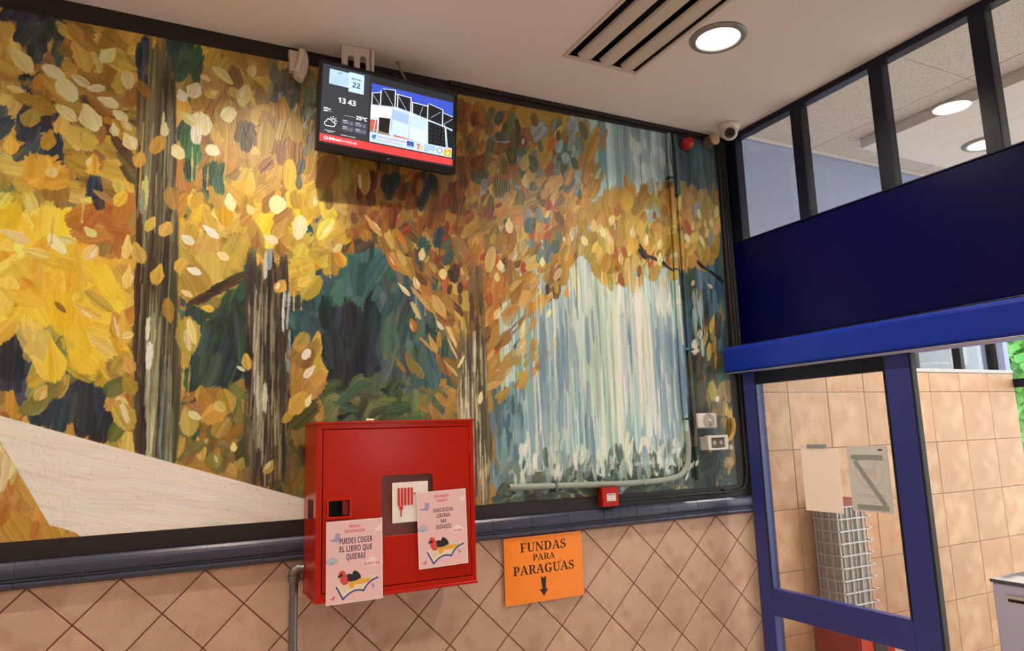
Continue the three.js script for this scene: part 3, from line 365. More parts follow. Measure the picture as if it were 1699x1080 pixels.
// dark painted bands and mouldings round the mural
struct('trim_1', extrude(shapeOf([[XL, 3.222], [-.2, 3.228], [2.9, 3.268], [3.40, 3.272], [3.40, CE], [XL, CE]]), .014, .001, -.010), M.band);
struct('trim_2', bx(1.6, 3.30, 3.288, CE - .001, .003, .018, .003), M.band);
struct('trim_3', extrude(shapeOf([[XL, 1.194], [3.40, 1.194], [3.40, 1.255], [XL, 1.263]]), .013, .001, -.010), M.band);
struct('trim_4', extrude(shapeOf([[3.284, 1.25], [3.40, 1.25], [3.40, 3.275], [3.330, 3.275]]), .012, .001, -.010), M.band);
for (const [i, x] of [3.337, 3.362, 3.385].entries()) struct('trim_' + (5 + i), rod(x, 1.9, CE - .004, .008, .011), M.dark);
// blue glazed moulding, piece by piece
{
  const L = structGroup('trim_8', 'slate blue glazed moulding of short lengths under the mural');
  const prof = [[-.01, 1.101], [.010, 1.101], [.014, 1.104], [.021, 1.107], [.0255, 1.112], [.027, 1.117], [.0255, 1.122], [.019, 1.1265], [.0125, 1.128], [.0125, 1.131], [.019, 1.134], [.026, 1.141], [.030, 1.149], [.031, 1.160], [.029, 1.172], [.025, 1.183], [.018, 1.192], [.012, 1.194], [-.01, 1.194]];
  for (let k = -9; k < 18; k++) { const x0 = Math.max(XL + .002, -.035 + k * .2003), x1 = Math.min(3.385, -.035 + (k + 1) * .2003 - .0022); if (x1 - x0 > .01) part('moulding_tile', runX(prof, x0, x1), M.ledge, L); }
  part('grout', runX([[-.01, 1.102], [.011, 1.103], [.017, 1.114], [.012, 1.128], [.022, 1.14], [.027, 1.16], [.021, 1.183], [.010, 1.192], [-.01, 1.192]], XL + .001, 3.386), M.ledgeGrout, L);
}

// ---------- glazed partition on the right ----------
const partition = structGroup('wall_right');
part('header_panel', bx(XP, XP + .06, 2.05, 2.645, .0, ZB, .004), M.panel, partition);
part('jamb', bx(XP, XP + .06, 0, 2.05, 0, .085, .004), M.navy, partition);
part('lintel', bx(XP, XP + .06, 1.885, 2.05, .085, ZB, .004), M.frame, partition);
part('side_panel', bx(XP, XP + .06, 0, 1.885, 3.0, ZB, .004), M.navy, partition);
{
  const t = structGroup('window_2', 'row of tall clear panes between dark mullions over the blue panel');
  part('rail', bx(XP, XP + .06, 3.276, CE, 0, ZB, .003), M.frame, t);
  part('rail', bx(XP - .006, XP + .066, 2.645, 2.652, 0, ZB, .002), M.frame, t);
  const zs = [[0, .086]]; for (let i = 0; i < 8; i++) zs.push([.497 + i * .4765, .566 + i * .4765]);
  for (const [a, b] of zs) part('mullion', bx(XP, XP + .06, 2.652, 3.276, a, b, .003), M.frame, t);
  for (let i = 0; i < 8; i++) part('pane', bx(XP + .028, XP + .031, 2.653, 3.275, zs[i][1] + .0005, zs[i + 1][0] - .0005), M.glass, t);
}
{ // operator housing of the sliding door
  const o = thing('door_operator', 'long bright blue rounded housing over the sliding glass door', 'door operator');
  const pf = (x0, x1, y0, y1) => [[x1, y0], [x0 + .012, y0], [x0 + .004, y0 + .004], [x0, y0 + .014], [x0, y1 - .022], [x0 + .003, y1 - .011], [x0 + .010, y1 - .003], [x0 + .022, y1], [x1, y1]];
  part('housing', runZ(pf(3.222, 3.399, 1.872, 2.018), .046, 3.2), M.beam, o);
  part('end_cap', runZ(pf(3.224, 3.399, 1.874, 2.016), .040, .046), M.beam, o);
  part('lower_lip', bx(3.219, 3.232, 1.866, 1.872, .042, 3.2, .002), M.alu, o);
}
function leafDoor(name, z0, z1, sl, sr, detail) {
  const d = structGroup(name, detail), x0 = 3.25, x1 = 3.29;
  part('stile', bx(x0, x1, .02, 1.864, z0, z0 + sl, .003), M.stile, d); part('stile', bx(x0, x1, .02, 1.864, z1 - sr, z1, .003), M.stile, d);
  part('top_rail', bx(x0, x1, 1.797, 1.864, z0 + sl, z1 - sr, .003), M.frame, d); part('mid_rail', bx(x0, x1, .612, .745, z0 + sl, z1 - sr, .003), M.stile, d); part('bottom_rail', bx(x0, x1, .02, .16, z0 + sl, z1 - sr, .003), M.stile, d);
  part('glazing_bead', bx(x0 - .003, x0 + .004, .745, 1.797, z0 + sl, z0 + sl + .008, .001), M.black, d); part('glazing_bead', bx(x0 - .003, x0 + .004, .745, 1.797, z1 - sr - .008, z1 - sr, .001), M.black, d);
  part('edge_seal', bx(x0 + .004, x1 - .004, .02, 1.864, z1, z1 + .010, .002), M.dark, d);
  part('pane', bx(3.268, 3.271, .745, 1.797, z0 + sl + .0005, z1 - sr - .0005), M.glass, d); part('pane', bx(3.268, 3.271, .16, .612, z0 + sl + .0005, z1 - sr - .0005), M.glass, d);
}
leafDoor('door_1', .140, 1.104, .085, .115, 'blue framed sliding glass door leaf with two paper sheets');
leafDoor('door_2', 2.06, 3.02, .115, .085, 'blue framed sliding glass door leaf on the far side of the opening');

// ---------- setting: lobby beyond ----------
{
  const s = rectPath(XP + .03, 6.12, 0, CE2 + .1); s.holes.push(rectPath(4.80, 6.06, 1.925, 2.55));
  const w = struct('wall_back', extrude(s, .19, 0, -.2), M.blueWall);
  part('grout', bx(XP + .03, 6.12, 0, 1.9, -.010, -.003), M.greyGrout, w);
  const rnd = rng(31), T = .3405, rows = [1.4305, 1.0905, .7505, .4105, .0705, -.2695], geo = {};
  for (let r = -1; r < rows.length; r++) for (let k = -1; k < 8; k++) {
    const x0 = Math.max(XP + .034, 3.744 + (k) * .3405), x1 = Math.min(6.12, 3.744 + (k + 1) * .3405), y0 = r < 0 ? 1.7695 : Math.max(.002, rows[r]), y1 = r < 0 ? 1.905 : rows[r] + .339;
    if (x1 - x0 < .02) continue;
    const key = [x1 - x0, y1 - y0].map((v) => v.toFixed(3)).join('/'); geo[key] ??= extrude(rectPath(.0018, x1 - x0 - .0018, .0018, y1 - y0 - .0018), .010, .0018, -.010);
    part('tile', geo[key], rustMats[Math.floor(rnd() * 5)], w).position.set(x0, y0, (rnd() - .5) * .0012);
  }
  const sill = structGroup('window_3', 'low strip window with a pale ledge above the clay tiled wall');
  part('ledge', bx(4.79, 6.12, 1.905, 1.93, -.19, .004, .003), mat('#b9b4b0', .5), sill);
  for (const x of [4.82, 5.10, 5.62, 6.05]) part('mullion', bx(x - .022, x + .022, 1.93, 2.55, -.12, -.06, .003), M.dark, sill);
  part('pane', bx(4.82, 6.05, 1.93, 2.55, -.092, -.089), M.glass, sill);
}
{ // acoustic ceiling in exposed seams, with a plain dropped panel
  const c = struct('ceiling', bx(XP + .06, XE + .1, CE2 + .02, CE2 + .14, -.2, ZB + .2), M.soffit);
  const xs = [XP + .062, 3.592, 4.125, 4.658, 5.191, 5.724, XE - .002], zs = [.036, .503, 1.028, 1.561, 2.094, 2.627, 3.16, 3.693, ZB - .002], geo = {};
  const tm = [0, 1, 2].map((i) => { const t = tex(fissC); t.repeat.set(1.9, 1.9); t.offset.set(i * .31, i * .57); return mat('#ffffff', .95, { map: t }); }), rnd = rng(17);
  for (let i = 0; i + 1 < xs.length; i++) for (let j = 0; j + 1 < zs.length; j++) {
    const a = xs[i + 1] - xs[i], b = zs[j + 1] - zs[j], key = a.toFixed(3) + '/' + b.toFixed(3);
    if (!geo[key]) { const g = extrude(rectPath(.002, a - .002, .002, b - .002), .019, .003); g.rotateX(Math.PI / 2); geo[key] = g; }
    part('ceiling_tile', geo[key], tm[Math.floor(rnd() * 3)], c).position.set(xs[i], CE2 + .0195 + (rnd() - .5) * .001, zs[j]);
  }
  part('edge_strip', bx(XP + .062, XE, CE2 - .006, CE2 + .018, .0, .034, .002), M.white, c);
  struct('ceiling', bx(4.285, XE - .004, 3.285, CE2 - .001, .272, ZB - .004, .002), M.white);
}
{ // street front at the far side of the lobby
  const f = structGroup('window_4', 'glazed street front with dark rails looking out on greenery');
  for (const z of [1.1, 2.2, 3.3, ZB - .06]) part('mullion', bx(XE, XE + .07, 0, CE2, z, z + .05, .003), M.frame, f);
  for (const [a, b] of [[0, .1], [1.80, 1.865], [3.20, CE2]]) part('rail', bx(XE + .004, XE + .066, a, b, .002, ZB - .03, .003), M.frame, f);
  for (const [a, b] of [[.101, 1.799], [1.866, 3.199]]) part('pane', bx(XE + .033, XE + .036, a, b, .002, ZB - .03), M.glass, f);
}
{ // dim office behind the strip window
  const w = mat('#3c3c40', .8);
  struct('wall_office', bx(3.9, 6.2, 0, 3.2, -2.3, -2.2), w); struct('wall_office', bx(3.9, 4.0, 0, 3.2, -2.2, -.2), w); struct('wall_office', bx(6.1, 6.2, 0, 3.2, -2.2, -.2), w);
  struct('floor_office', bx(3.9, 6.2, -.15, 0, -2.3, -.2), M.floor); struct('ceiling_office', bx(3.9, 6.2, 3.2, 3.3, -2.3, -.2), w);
}

// ---------- ceiling fittings ----------
const lampMat = new THREE.MeshStandardMaterial({ color: '#ffffff', roughness: .4, emissive: new THREE.Color(1, .93, .82), emissiveIntensity: 8 });
function downlight(x, y, z, label, group, power = LAMP_POWER, colour = LAMP) {
  const o = thing('ceiling_lamp', label, 'ceiling lamp', [x, y, z], group);
  part('trim_ring', new THREE.LatheGeometry([[.094, -.003], [.096, -.011], [.104, -.015], [.118, -.012], [.126, -.004], [.127, 0], [.094, 0]].map(([r, h]) => new THREE.Vector2(r, h)), 56), M.ring, o);
  const d = new THREE.CylinderGeometry(.0935, .0935, .004, 48); d.translate(0, -.005, 0); part('diffuser', d, lampMat, o);
  const l = new THREE.SpotLight(colour, power, 0, 1.27, .55, 2); l.position.set(x, y - .011, z); l.target.position.set(x, 0, z); l.shadow.radius = 1; l.castShadow = true; scene.add(l, l.target);
  return o;
}
const lampText = ['white round flush lamp in grey ring beside the air grille', 'round flush ceiling lamp close above the left end of the screen', 'round flush ceiling lamp over the left end of the mural', 'round flush ceiling lamp near the street entrance, door side', 'round flush ceiling lamp near the street entrance, middle', 'round flush ceiling lamp near the street entrance, left corner'];
DOWNLIGHTS.forEach(([x, z], i) => downlight(x, CE, z, lampText[i], 'recessed round lamps of the entrance room', i === 0 ? LAMP_POWER * 1.25 : LAMP_POWER * .95));
downlight(4.96, 3.285, .64, 'white round flush lamp on the lobby ceiling seen through the upper panes', undefined, 7, new THREE.Color(1, .93, .85));
downlight(4.96, 3.285, 2.4, 'round flush lamp deeper in the lobby over the doorway', undefined, 7, new THREE.Color(1, .93, .85));
downlight(5.0, 3.2, -1.3, 'round flush lamp in the dim office behind the strip window', undefined, 1.6, new THREE.Color(.9, .95, 1));
{
  const o = thing('air_grille', 'long pale slotted air grille let into the ceiling', 'air vent'), x0 = 2.0, x1 = 2.42, z0 = .432, z1 = 2.0, y = CE;
  for (const [a, b, c, d] of [[x0, x0 + .016, z0, z1], [x1 - .016, x1, z0, z1], [x0 + .016, x1 - .016, z0, z0 + .022], [x0 + .016, x1 - .016, z1 - .022, z1]]) part('frame', bx(a, b, y - .008, y - .0005, c, d, .002), M.vent, o);
  part('duct', [bx(x0 + .013, x1 - .013, y + .12, y + .125, z0 + .015, z1 - .015), bx(x0 + .013, x0 + .016, y, y + .12, z0 + .015, z1 - .015), bx(x1 - .016, x1 - .013, y, y + .12, z0 + .015, z1 - .015), bx(x0 + .016, x1 - .016, y, y + .12, z0 + .015, z0 + .018)], M.ventDark, o);
  const w = .098, c0 = x0 + .075;
  for (let i = 0; i < 3; i++) { const c = c0 + .04 + i * .122 - .005; part('slat', runZ([[c - .041, y + .014], [c - .036, y + .003], [c - .02, y - .003], [c + .02, y - .003], [c + .036, y + .003], [c + .041, y + .014], [c + .03, y + .008], [c - .03, y + .008]], z0 + .022, z1 - .022), M.vent, o); }
}
{ // dome camera in the corner
  const o = thing('dome_camera', 'white dome security camera on the ceiling in the corner above the partition', 'camera', [3.285, CE, .165]);
  part('base', new THREE.LatheGeometry([[0, 0], [.062, 0], [.064, -.006], [.060, -.020], [.052, -.034], [.048, -.036], [0, -.036]].map(([r, h]) => new THREE.Vector2(r, h)), 40), M.camWhite, o);
  const dir = new THREE.Vector3(-.62, -.42, .66).normalize(), ball = part('eyeball', new THREE.SphereGeometry(.047, 36, 24, 0, 6.2832, .74, Math.PI - .74), M.camWhite, o); ball.position.set(-.006, -.048, .004);
  const q = new THREE.Quaternion().setFromUnitVectors(new THREE.Vector3(0, 1, 0), dir);
  const face = part('collar', new THREE.LatheGeometry([[.029, .0345], [.0305, .0405], [.036, .0400], [.041, .034], [.0432, .026], [.042, .020]].map(([r, h]) => new THREE.Vector2(r, h)), 40), M.camWhite, o); face.position.copy(ball.position); face.quaternion.copy(q); ball.quaternion.copy(q);
  const lens = part('lens', new THREE.LatheGeometry([[0, .040], [.018, .0385], [.029, .0365], [.0295, .030], [0, .030]].map(([r, h]) => new THREE.Vector2(r, h)), 40), M.lens, o); lens.position.copy(ball.position); lens.quaternion.copy(q);
  for (let i = 0; i < 10; i++) { const a = i / 10 * 6.283, s = part('infrared_led', new THREE.SphereGeometry(.0028, 8, 6), M.plasticGrey, lens); s.position.set(Math.cos(a) * .023, .0382, Math.sin(a) * .023); }
  const core = part('aperture', new THREE.CylinderGeometry(.010, .011, .006, 24), M.black, lens); core.position.y = .040;
}
{ // sounder and detector near the corner
  const o = thing('alarm_sounder', 'small red ribbed alarm sounder at the top of the mural', 'alarm', [3.085, 3.222, .0]);
  const g = new THREE.LatheGeometry([[0, .062], [.018, .060], [.030, .050], [.036, .034], [.038, .010], [.038, .001], [0, .001]].map(([r, h]) => new THREE.Vector2(r, h)), 8); g.rotateX(Math.PI / 2); part('body', g, M.siren, o);
  for (let i = 0; i < 3; i++) { const r = new THREE.TorusGeometry(.010 + i * .009, .0032, 6, 20, 2.4); r.rotateZ(-.2); r.translate(0, 0, .0635 - i * .006); part('rib', r, M.redDark, o); }
}
{
  const o = thing('detector', 'beige cylindrical detector on the dark band next to the dome camera', 'detector', [3.262, 3.262, 0]);
  const g = new THREE.CylinderGeometry(.032, .036, .05, 28); g.rotateX(Math.PI / 2); g.translate(0, 0, .029); part('base', g, M.brownGrey, o);
  const h = new THREE.LatheGeometry([[0, .024], [.028, .023], [.034, .017], [.035, .003], [0, .003]].map(([r, k]) => new THREE.Vector2(r, k)), 32); h.rotateX(Math.PI / 2); h.translate(0, 0, .054); part('cap', h, M.beige, o);
}
{ // jointed motion sensor left of the screen
  const o = thing('motion_sensor', 'cream two-piece motion sensor on the dark band left of the screen', 'sensor', [.868, 3.2, .0]);
  part('bracket', [extrude(shapeOf([[-.036, .078], [.004, .078], [.004, .03], [-.006, -.016], [-.028, -.016], [-.030, .03]]), .045, .005, .002)], M.cream, o);
  const s = new THREE.Shape(); s.moveTo(.002, .076); s.bezierCurveTo(.03, .09, .045, .05, .044, .015); s.bezierCurveTo(.043, -.02, .036, -.06, .022, -.066); s.bezierCurveTo(.006, -.064, -.012, -.052, -.016, -.04); s.lineTo(.006, .06); s.closePath();
  part('housing', extrude(s, .06, .012, .022, 3), M.cream, o);
  part('lens_cover', extrude(shapeOf([[-.012, -.042], [.002, -.05], [.024, .05], [.012, .066]]), .016, .004, .076), M.plastic, o);
}
{ // hose of grey cable dropping to the screen
  const o = solo('cable_stub', [tube([[1.318, CE - .001, .075], [1.330, 3.262, .085], [1.352, 3.205, .10]], .005, 16, 8), (() => { const g = new THREE.CylinderGeometry(.009, .009, .008, 14); g.translate(1.318, CE - .005, .075); return g; })()], M.plasticGrey, 'thin dark grey rod from the ceiling to the top of the screen', 'cable');
}

// ---------- screen ----------
function screenCanvas() {
  const W = 1024, H = 590, [c, g] = canvas(W, H), rnd = rng(8);
  const txt = (s, x, y, size, col, font = 'sans-serif', al = 'left', wt = '') => { g.font = wt + ' ' + size + 'px ' + font; g.fillStyle = col; g.textAlign = al; g.fillText(s, x, y); };
  g.fillStyle = '#26272b'; g.fillRect(0, 0, W, H); g.fillStyle = '#34353b'; g.fillRect(0, 0, 348, H - 70);
  g.fillStyle = '#a9c4e6'; g.fillRect(52, 30, 150, 112); g.fillStyle = '#b8d2f0'; g.fillRect(192, 20, 112, 148);
  txt('Abril', 126, 52, 14, '#3a4a6a', 'sans-serif', 'center', 'bold'); for (let r = 0; r < 5; r++) for (let k = 0; k < 7; k++) if (r * 7 + k > 0 && r * 7 + k < 31) txt(String(r * 7 + k), 74 + k * 18, 74 + r * 15, 9, '#5a6a88', 'sans-serif', 'center');
  txt('Martes', 248, 72, 22, '#2f4266', 'sans-serif', 'center', 'bold'); txt('22', 248, 130, 56, '#1f3a78', 'sans-serif', 'center', 'bold');
  txt('13 43', 186, 268, 54, '#ffffff', 'sans-serif', 'center', 'bold');
  txt('Bilbao', 22, 336, 17, '#ffffff', 'sans-serif', 'left', 'bold'); g.fillStyle = '#dfe4ea'; g.fillRect(22, 343, 30, 9); g.fillStyle = '#8a8f98'; g.fillRect(56, 345, 26, 5);
  g.fillStyle = '#9aa0aa'; g.fillRect(168, 352, 84, 4); txt('25ºC', 340, 366, 40, '#ffffff', 'sans-serif', 'right', 'bold');
  for (let i = 0; i < 4; i++) { const x = 156 + (i % 2) * 94, y = 384 + (i >> 1) * 46; g.fillStyle = '#4a4d58'; g.fillRect(x, y, 86, 38); g.fillStyle = '#c8ccd4'; g.fillRect(x + 6, y + 6, 34, 5); g.fillRect(x + 6, y + 20, 24, 4); g.fillRect(x + 34, y + 20, 14, 4); g.beginPath(); g.arc(x + 70, y + 22, 7, 0, 7); g.strokeStyle = '#b0b4bc'; g.lineWidth = 2; g.stroke(); }
  g.strokeStyle = '#ffffff'; g.lineWidth = 5; g.beginPath(); g.arc(50, 440, 17, 1.6, 4.6); g.arc(66, 424, 20, 3.6, 5.6); g.arc(92, 440, 16, 4.8, 7.9); g.closePath(); g.stroke(); g.beginPath(); g.arc(92, 412, 15, 3.6, 6.9); g.stroke(); for (let i = 0; i < 6; i++) { const a = 3.3 + i * .72; g.beginPath(); g.moveTo(92 + Math.cos(a) * 23, 412 + Math.sin(a) * 23); g.lineTo(92 + Math.cos(a) * 32, 412 + Math.sin(a) * 32); g.stroke(); }
  g.fillStyle = '#d0d4da'; g.fillRect(34, 488, 76, 4); g.fillRect(56, 498, 36, 4); g.fillRect(150, 502, 110, 4);
  // photograph on the screen: a building site with white frames
  const x0 = 362, x1 = 1016, y0 = 62, y1 = 452;
  g.save(); g.beginPath(); g.rect(x0, y0, x1 - x0, y1 - y0); g.clip();
  g.fillStyle = '#3a50b8'; g.fillRect(x0, y0, x1 - x0, y1 - y0);
  const X = (t) => x0 + t * (x1 - x0), Y = (t) => y0 + t * (y1 - y0), poly = (col, ...p) => { g.fillStyle = col; g.beginPath(); for (let i = 0; i < p.length; i += 2) (i ? g.lineTo(X(p[i]), Y(p[i + 1])) : g.moveTo(X(p[i]), Y(p[i + 1]))); g.closePath(); g.fill(); }, ln = (col, w, ...p) => { g.strokeStyle = col; g.lineWidth = w; g.beginPath(); for (let i = 0; i < p.length; i += 2) (i ? g.lineTo(X(p[i]), Y(p[i + 1])) : g.moveTo(X(p[i]), Y(p[i + 1]))); g.stroke(); };
  poly('#1b1c22', 0, .2, .12, .14, .14, .06, .28, .04, .29, .12, .47, .12, .48, .2, .68, .2, .69, .14, .86, .2, .88, .26, 1, .3, 1, 1, 0, 1);
  poly('#b8cbea', 0, .42, .3, .36, .48, .40, .68, .46, 1, .56, 1, 1, 0, 1);
  poly('#9fb4da', .25, .42, .46, .46, .46, .95, .24, .85); poly('#c4d6f2', .26, .62, .45, .66, .45, .93, .25, .88); poly('#bccfee', .47, .46, .675, .5, .675, .98, .47, .93); poly('#cfdcf4', .475, .68, .67, .72, .67, .97, .475, .92);
  for (let i = 0; i < 18; i++) { const t = .27 + i * .022; ln('rgba(90,110,150,.45)', 1.5, t, .46, t, .9); }
  poly('#17181d', .69, .5, .9, .55, .94, 1, .70, .98); poly('#1a1b20', .92, .56, 1, .6, 1, .95, .95, .95);
  for (let r = 0; r < 5; r++) for (let k = 0; k < 4; k++) poly('#9aa4ba', .73 + k * .05, .56 + r * .08, .735 + k * .05, .56 + r * .08, .735 + k * .05, .575 + r * .08, .73 + k * .05, .575 + r * .08);
  poly('#d7e0f0', 0, .42, .24, .42, .24, .62, 0, .66); poly('#c05a40', 0, .72, .08, .7, .09, .9, 0, .92); poly('#211c1a', .1, .64, .23, .62, .22, .95, .1, .92); poly('#8a7868', 0, .9, .22, .92, .26, 1, 0, 1);
  for (const [a, b, d] of [[.01, .2, .42], [.11, .1, .4], [.28, .04, .42], [.31, .1, .42], [.47, .1, .46], [.49, .2, .46], [.68, .16, .52], [.87, .2, .55]]) ln('#e6ecf8', 7, a, b, a, d);
  ln('#e6ecf8', 5, 0, .2, .12, .14); ln('#e6ecf8', 5, .13, .06, .28, .03); ln('#e6ecf8', 5, .29, .1, .47, .11); ln('#e6ecf8', 6, .48, .19, .69, .2); ln('#e6ecf8', 5, .69, .14, .87, .2); ln('#e6ecf8', 5, .88, .26, 1, .3);
  for (const [a, b, d, e] of [[.15, .08, .26, .36], [.32, .14, .42, .38], [.02, .22, .1, .4], [.62, .22, .58, .44], [.84, .26, .72, .42], [1, .34, .88, .5]]) ln('#cdd6e8', 3, a, b, d, e);
  for (const [a, b] of [[.06, .7], [.1, .42], [.46, .42], [.68, .5], [.9, .5]]) ln('#dfe6f4', 5, a, b, a + (a > .8 ? .03 : -.02), 1);
  poly('#c8593c', .28, .92, 1, 1.02, 1, 1.06, .28, .97); ln('#cfd8ea', 2, .48, .42, .68, .48, 1, .58);
  g.restore();
  g.fillStyle = '#b9cfee'; g.fillRect(x0, 436, x1 - x0, 74);
  g.fillStyle = '#4a78a8'; g.beginPath(); g.moveTo(384, 452); g.lineTo(414, 450); g.lineTo(408, 480); g.lineTo(376, 482); g.fill(); g.fillStyle = '#2a4a70'; g.fillRect(390, 484, 10, 6);
  txt('Obra honen gaineko markatua:', 424, 466, 16, '#b8506a', 'sans-serif', 'left', 'bold'); txt('Egoitza plaken muntaketa', 424, 490, 16, '#b8506a');
  g.fillStyle = '#1e3f9c'; g.fillRect(650, 446, 54, 38); for (let i = 0; i < 12; i++) { g.fillStyle = '#f0d040'; g.beginPath(); g.arc(677 + Math.cos(i * .5236) * 12, 465 + Math.sin(i * .5236) * 12, 1.8, 0, 7); g.fill(); } g.fillStyle = '#5a6a88'; g.fillRect(648, 490, 58, 3);
  txt('T', 724, 498, 60, '#d83a3a', 'sans-serif', 'left', 'bold'); txt('R', 748, 498, 50, '#e8b030', 'sans-serif', 'left', 'bold');
  ['Recuperación,', 'Transformación', 'y Resiliencia', 'Plana'].forEach((s, i) => txt(s, 790, 456 + i * 14, 13, '#3a5a80', 'sans-serif', 'left', 'bold'));
  for (let i = 0; i < 12; i++) { g.strokeStyle = ['#c8344a', '#d8a030', '#3a9a50', '#2a70b0', '#d86030', '#8a3060'][i % 6]; g.lineWidth = 7; g.beginPath(); g.arc(916, 472, 21, i * .5236, i * .5236 + .42); g.stroke(); }
  g.fillStyle = '#e8a020'; g.fillRect(952, 444, 58, 60); g.fillStyle = '#f8e0b0'; g.fillRect(958, 450, 30, 5); g.beginPath(); g.arc(981, 480, 13, 0, 7); g.fill(); g.fillStyle = '#e8a020'; g.beginPath(); g.arc(981, 480, 5, 0, 7); g.fill();
  g.fillStyle = '#f0403e'; g.beginPath(); g.moveTo(0, 522); g.lineTo(W, 538); g.lineTo(W, 570); g.lineTo(0, 590); g.fill(); g.fillRect(0, 520, W, 50); g.fillStyle = '#26272b'; g.fillRect(0, 576, W, 14);
  g.strokeStyle = '#ffffff'; g.lineWidth = 5; g.beginPath(); g.arc(48, 547, 11, 0, 7); g.stroke(); txt('Bilbao', 66, 556, 27, '#ffffff', 'sans-serif', 'left', 'bold'); txt('Zerbitzuak', 146, 556, 27, '#ffe2e0');
  return c;
}
{
  const o = thing('television', 'black flat screen high on the wall showing time, weather and a building site', 'television', [1.2527, 2.9725, .17]); o.rotation.set(.083, .052, -.017, 'YXZ');
  const w = .644, h = .393, s = rectPath(-w / 2, w / 2, -h / 2, h / 2, .006); s.holes.push(rectPath(-.309, .309, -.164, .184));
  part('bezel', extrude(s, .014, .002, -.012), M.bezel, o); part('case', bx(-w / 2 + .004, w / 2 - .004, -h / 2 + .004, h / 2 - .004, -.05, -.011, .01), M.black, o);
  const t = tex(screenCanvas(), true, THREE.ClampToEdgeWrapping), g = new THREE.PlaneGeometry(.618, .349); g.translate(0, .0105, -.0085);
  part('display', g, new THREE.MeshStandardMaterial({ color: '#050506', roughness: .25, emissive: '#ffffff', emissiveMap: t, emissiveIntensity: .95 }), o);
  const [lc, lg] = canvas(128, 48); lg.fillStyle = '#0c0c0e'; lg.fillRect(0, 0, 128, 48); lg.fillStyle = '#8a8a90'; lg.beginPath(); lg.arc(34, 24, 13, 0, 7); lg.fill(); lg.font = 'bold 28px sans-serif'; lg.fillText('LG', 54, 34);
  const lp = new THREE.PlaneGeometry(.03, .0113); lp.translate(0, -.182, .0026); part('badge', lp, mat('#ffffff', .4, { map: tex(lc) }), o);
  part('speaker_bar', bx(-.03, .03, -h / 2 - .007, -h / 2 + .001, -.012, -.004, .003), M.bezel, o);
  part('mounting_arm', [bx(-.02, .02, -.06, .06, -.13, -.05, .004), bx(-.1, .1, -.1, .1, -.056, -.049)], M.dark, o);
}
{ // cream bracket plate with two arches showing above the screen
  const o = thing('bracket_plate', 'cream plate with two arched cut-outs behind the top of the screen', 'bracket', [1.045, 3.10, .116]);
  const s = shapeOf([[0, 0], [0, .209], [.126, .209], [.126, 0]]);
  for (const [x, t] of [[.040, .150], [.094, .158]]) { const p = new THREE.Path(); p.moveTo(x - .017, .01); p.lineTo(x - .017, t - .017); p.absarc(x, t - .004, .017, Math.PI, 0, true); p.lineTo(x + .018, .01); p.closePath(); s.holes.push(p); }
  part('plate', extrude(s, .014, .002), M.cream, o); part('lug', bx(.130, .144, .09, .209, 0, .02, .003), M.cream, o); part('arm', bx(.03, .10, .02, .06, -.115, -.001, .004), M.dark, o);
}

// ---------- conduits painted over with the mural ----------
{
  const o = thing('conduit_pipe', 'thin round pipe painted like the mural, bent left along its foot', 'pipe', undefined, 'thin pipes painted over with the mural');
  part('tube', wallUV(tube([[2.955, 3.26, .019], [2.951, 2.76, .019], [2.939, 2.27, .019], [2.934, 1.77, .019], [2.940, 1.56, .019]], .014, 80, 12)), M.mural, o);
  part('tube', tube([[2.940, 1.56, .019], [2.938, 1.45, .019], [2.925, 1.385, .019], [2.89, 1.34, .019], [2.82, 1.318, .019], [2.565, 1.308, .019], [2.2, 1.318, .019], [1.855, 1.329, .019]], .0145, 90, 12), mat('#98a298', .45), o, 'pale greenish length with a wide bend');
  const cm = mat('#d2cfbc', .5); part('coupling', rod(2.942, 2.255, 2.285, .019, .017), cm, o); part('bare_length', rod(2.9405, 2.03, 2.256, .019, .0148), cm, o, 'cream bare length of pipe'); part('bare_length', rod(2.9425, 2.285, 2.36, .019, .0148), cm, o, 'cream bare length of pipe');
  for (const y of [2.985, 1.62]) part('clip', bx(2.925, 2.968, y, y + .012, .001, .036, .004), M.dark, o);
  for (const x of [2.62, 2.1]) part('clip', wallUV(bx(x, x + .012, 1.29, 1.345, .001, .036, .004)), M.mural, o);
}
{
  const o = thing('conduit_pipe', 'second thin painted pipe running straight down to the white socket', 'pipe', undefined, 'thin pipes painted over with the mural');
  part('tube', wallUV(tube([[3.0, 3.262, .017], [2.999, 2.28, .017], [2.995, 1.67, .017], [2.992, 1.30, .017]], .012, 60, 12)), M.mural, o); for (const y of [2.9, 2.0]) part('clip', wallUV(bx(2.975, 3.022, y, y + .012, .001, .03, .004)), M.mural, o);
}
{
  const o = solo('cable_tube', [tube([[3.352, 1.92, .010], [3.352, 1.5, .010], [3.35, 1.31, .010], [3.33, 1.245, .010], [3.27, 1.226, .010], [3.0, 1.224, .010], [2.44, 1.226, .010]], .0075, 90, 10), bx(3.338, 3.366, 1.37, 1.378, .002, .02, .002), bx(3.17, 3.178, 1.212, 1.24, .002, .02, .002)], M.dark, 'thin black tube curving round the lower right corner of the mural', 'tube');
}
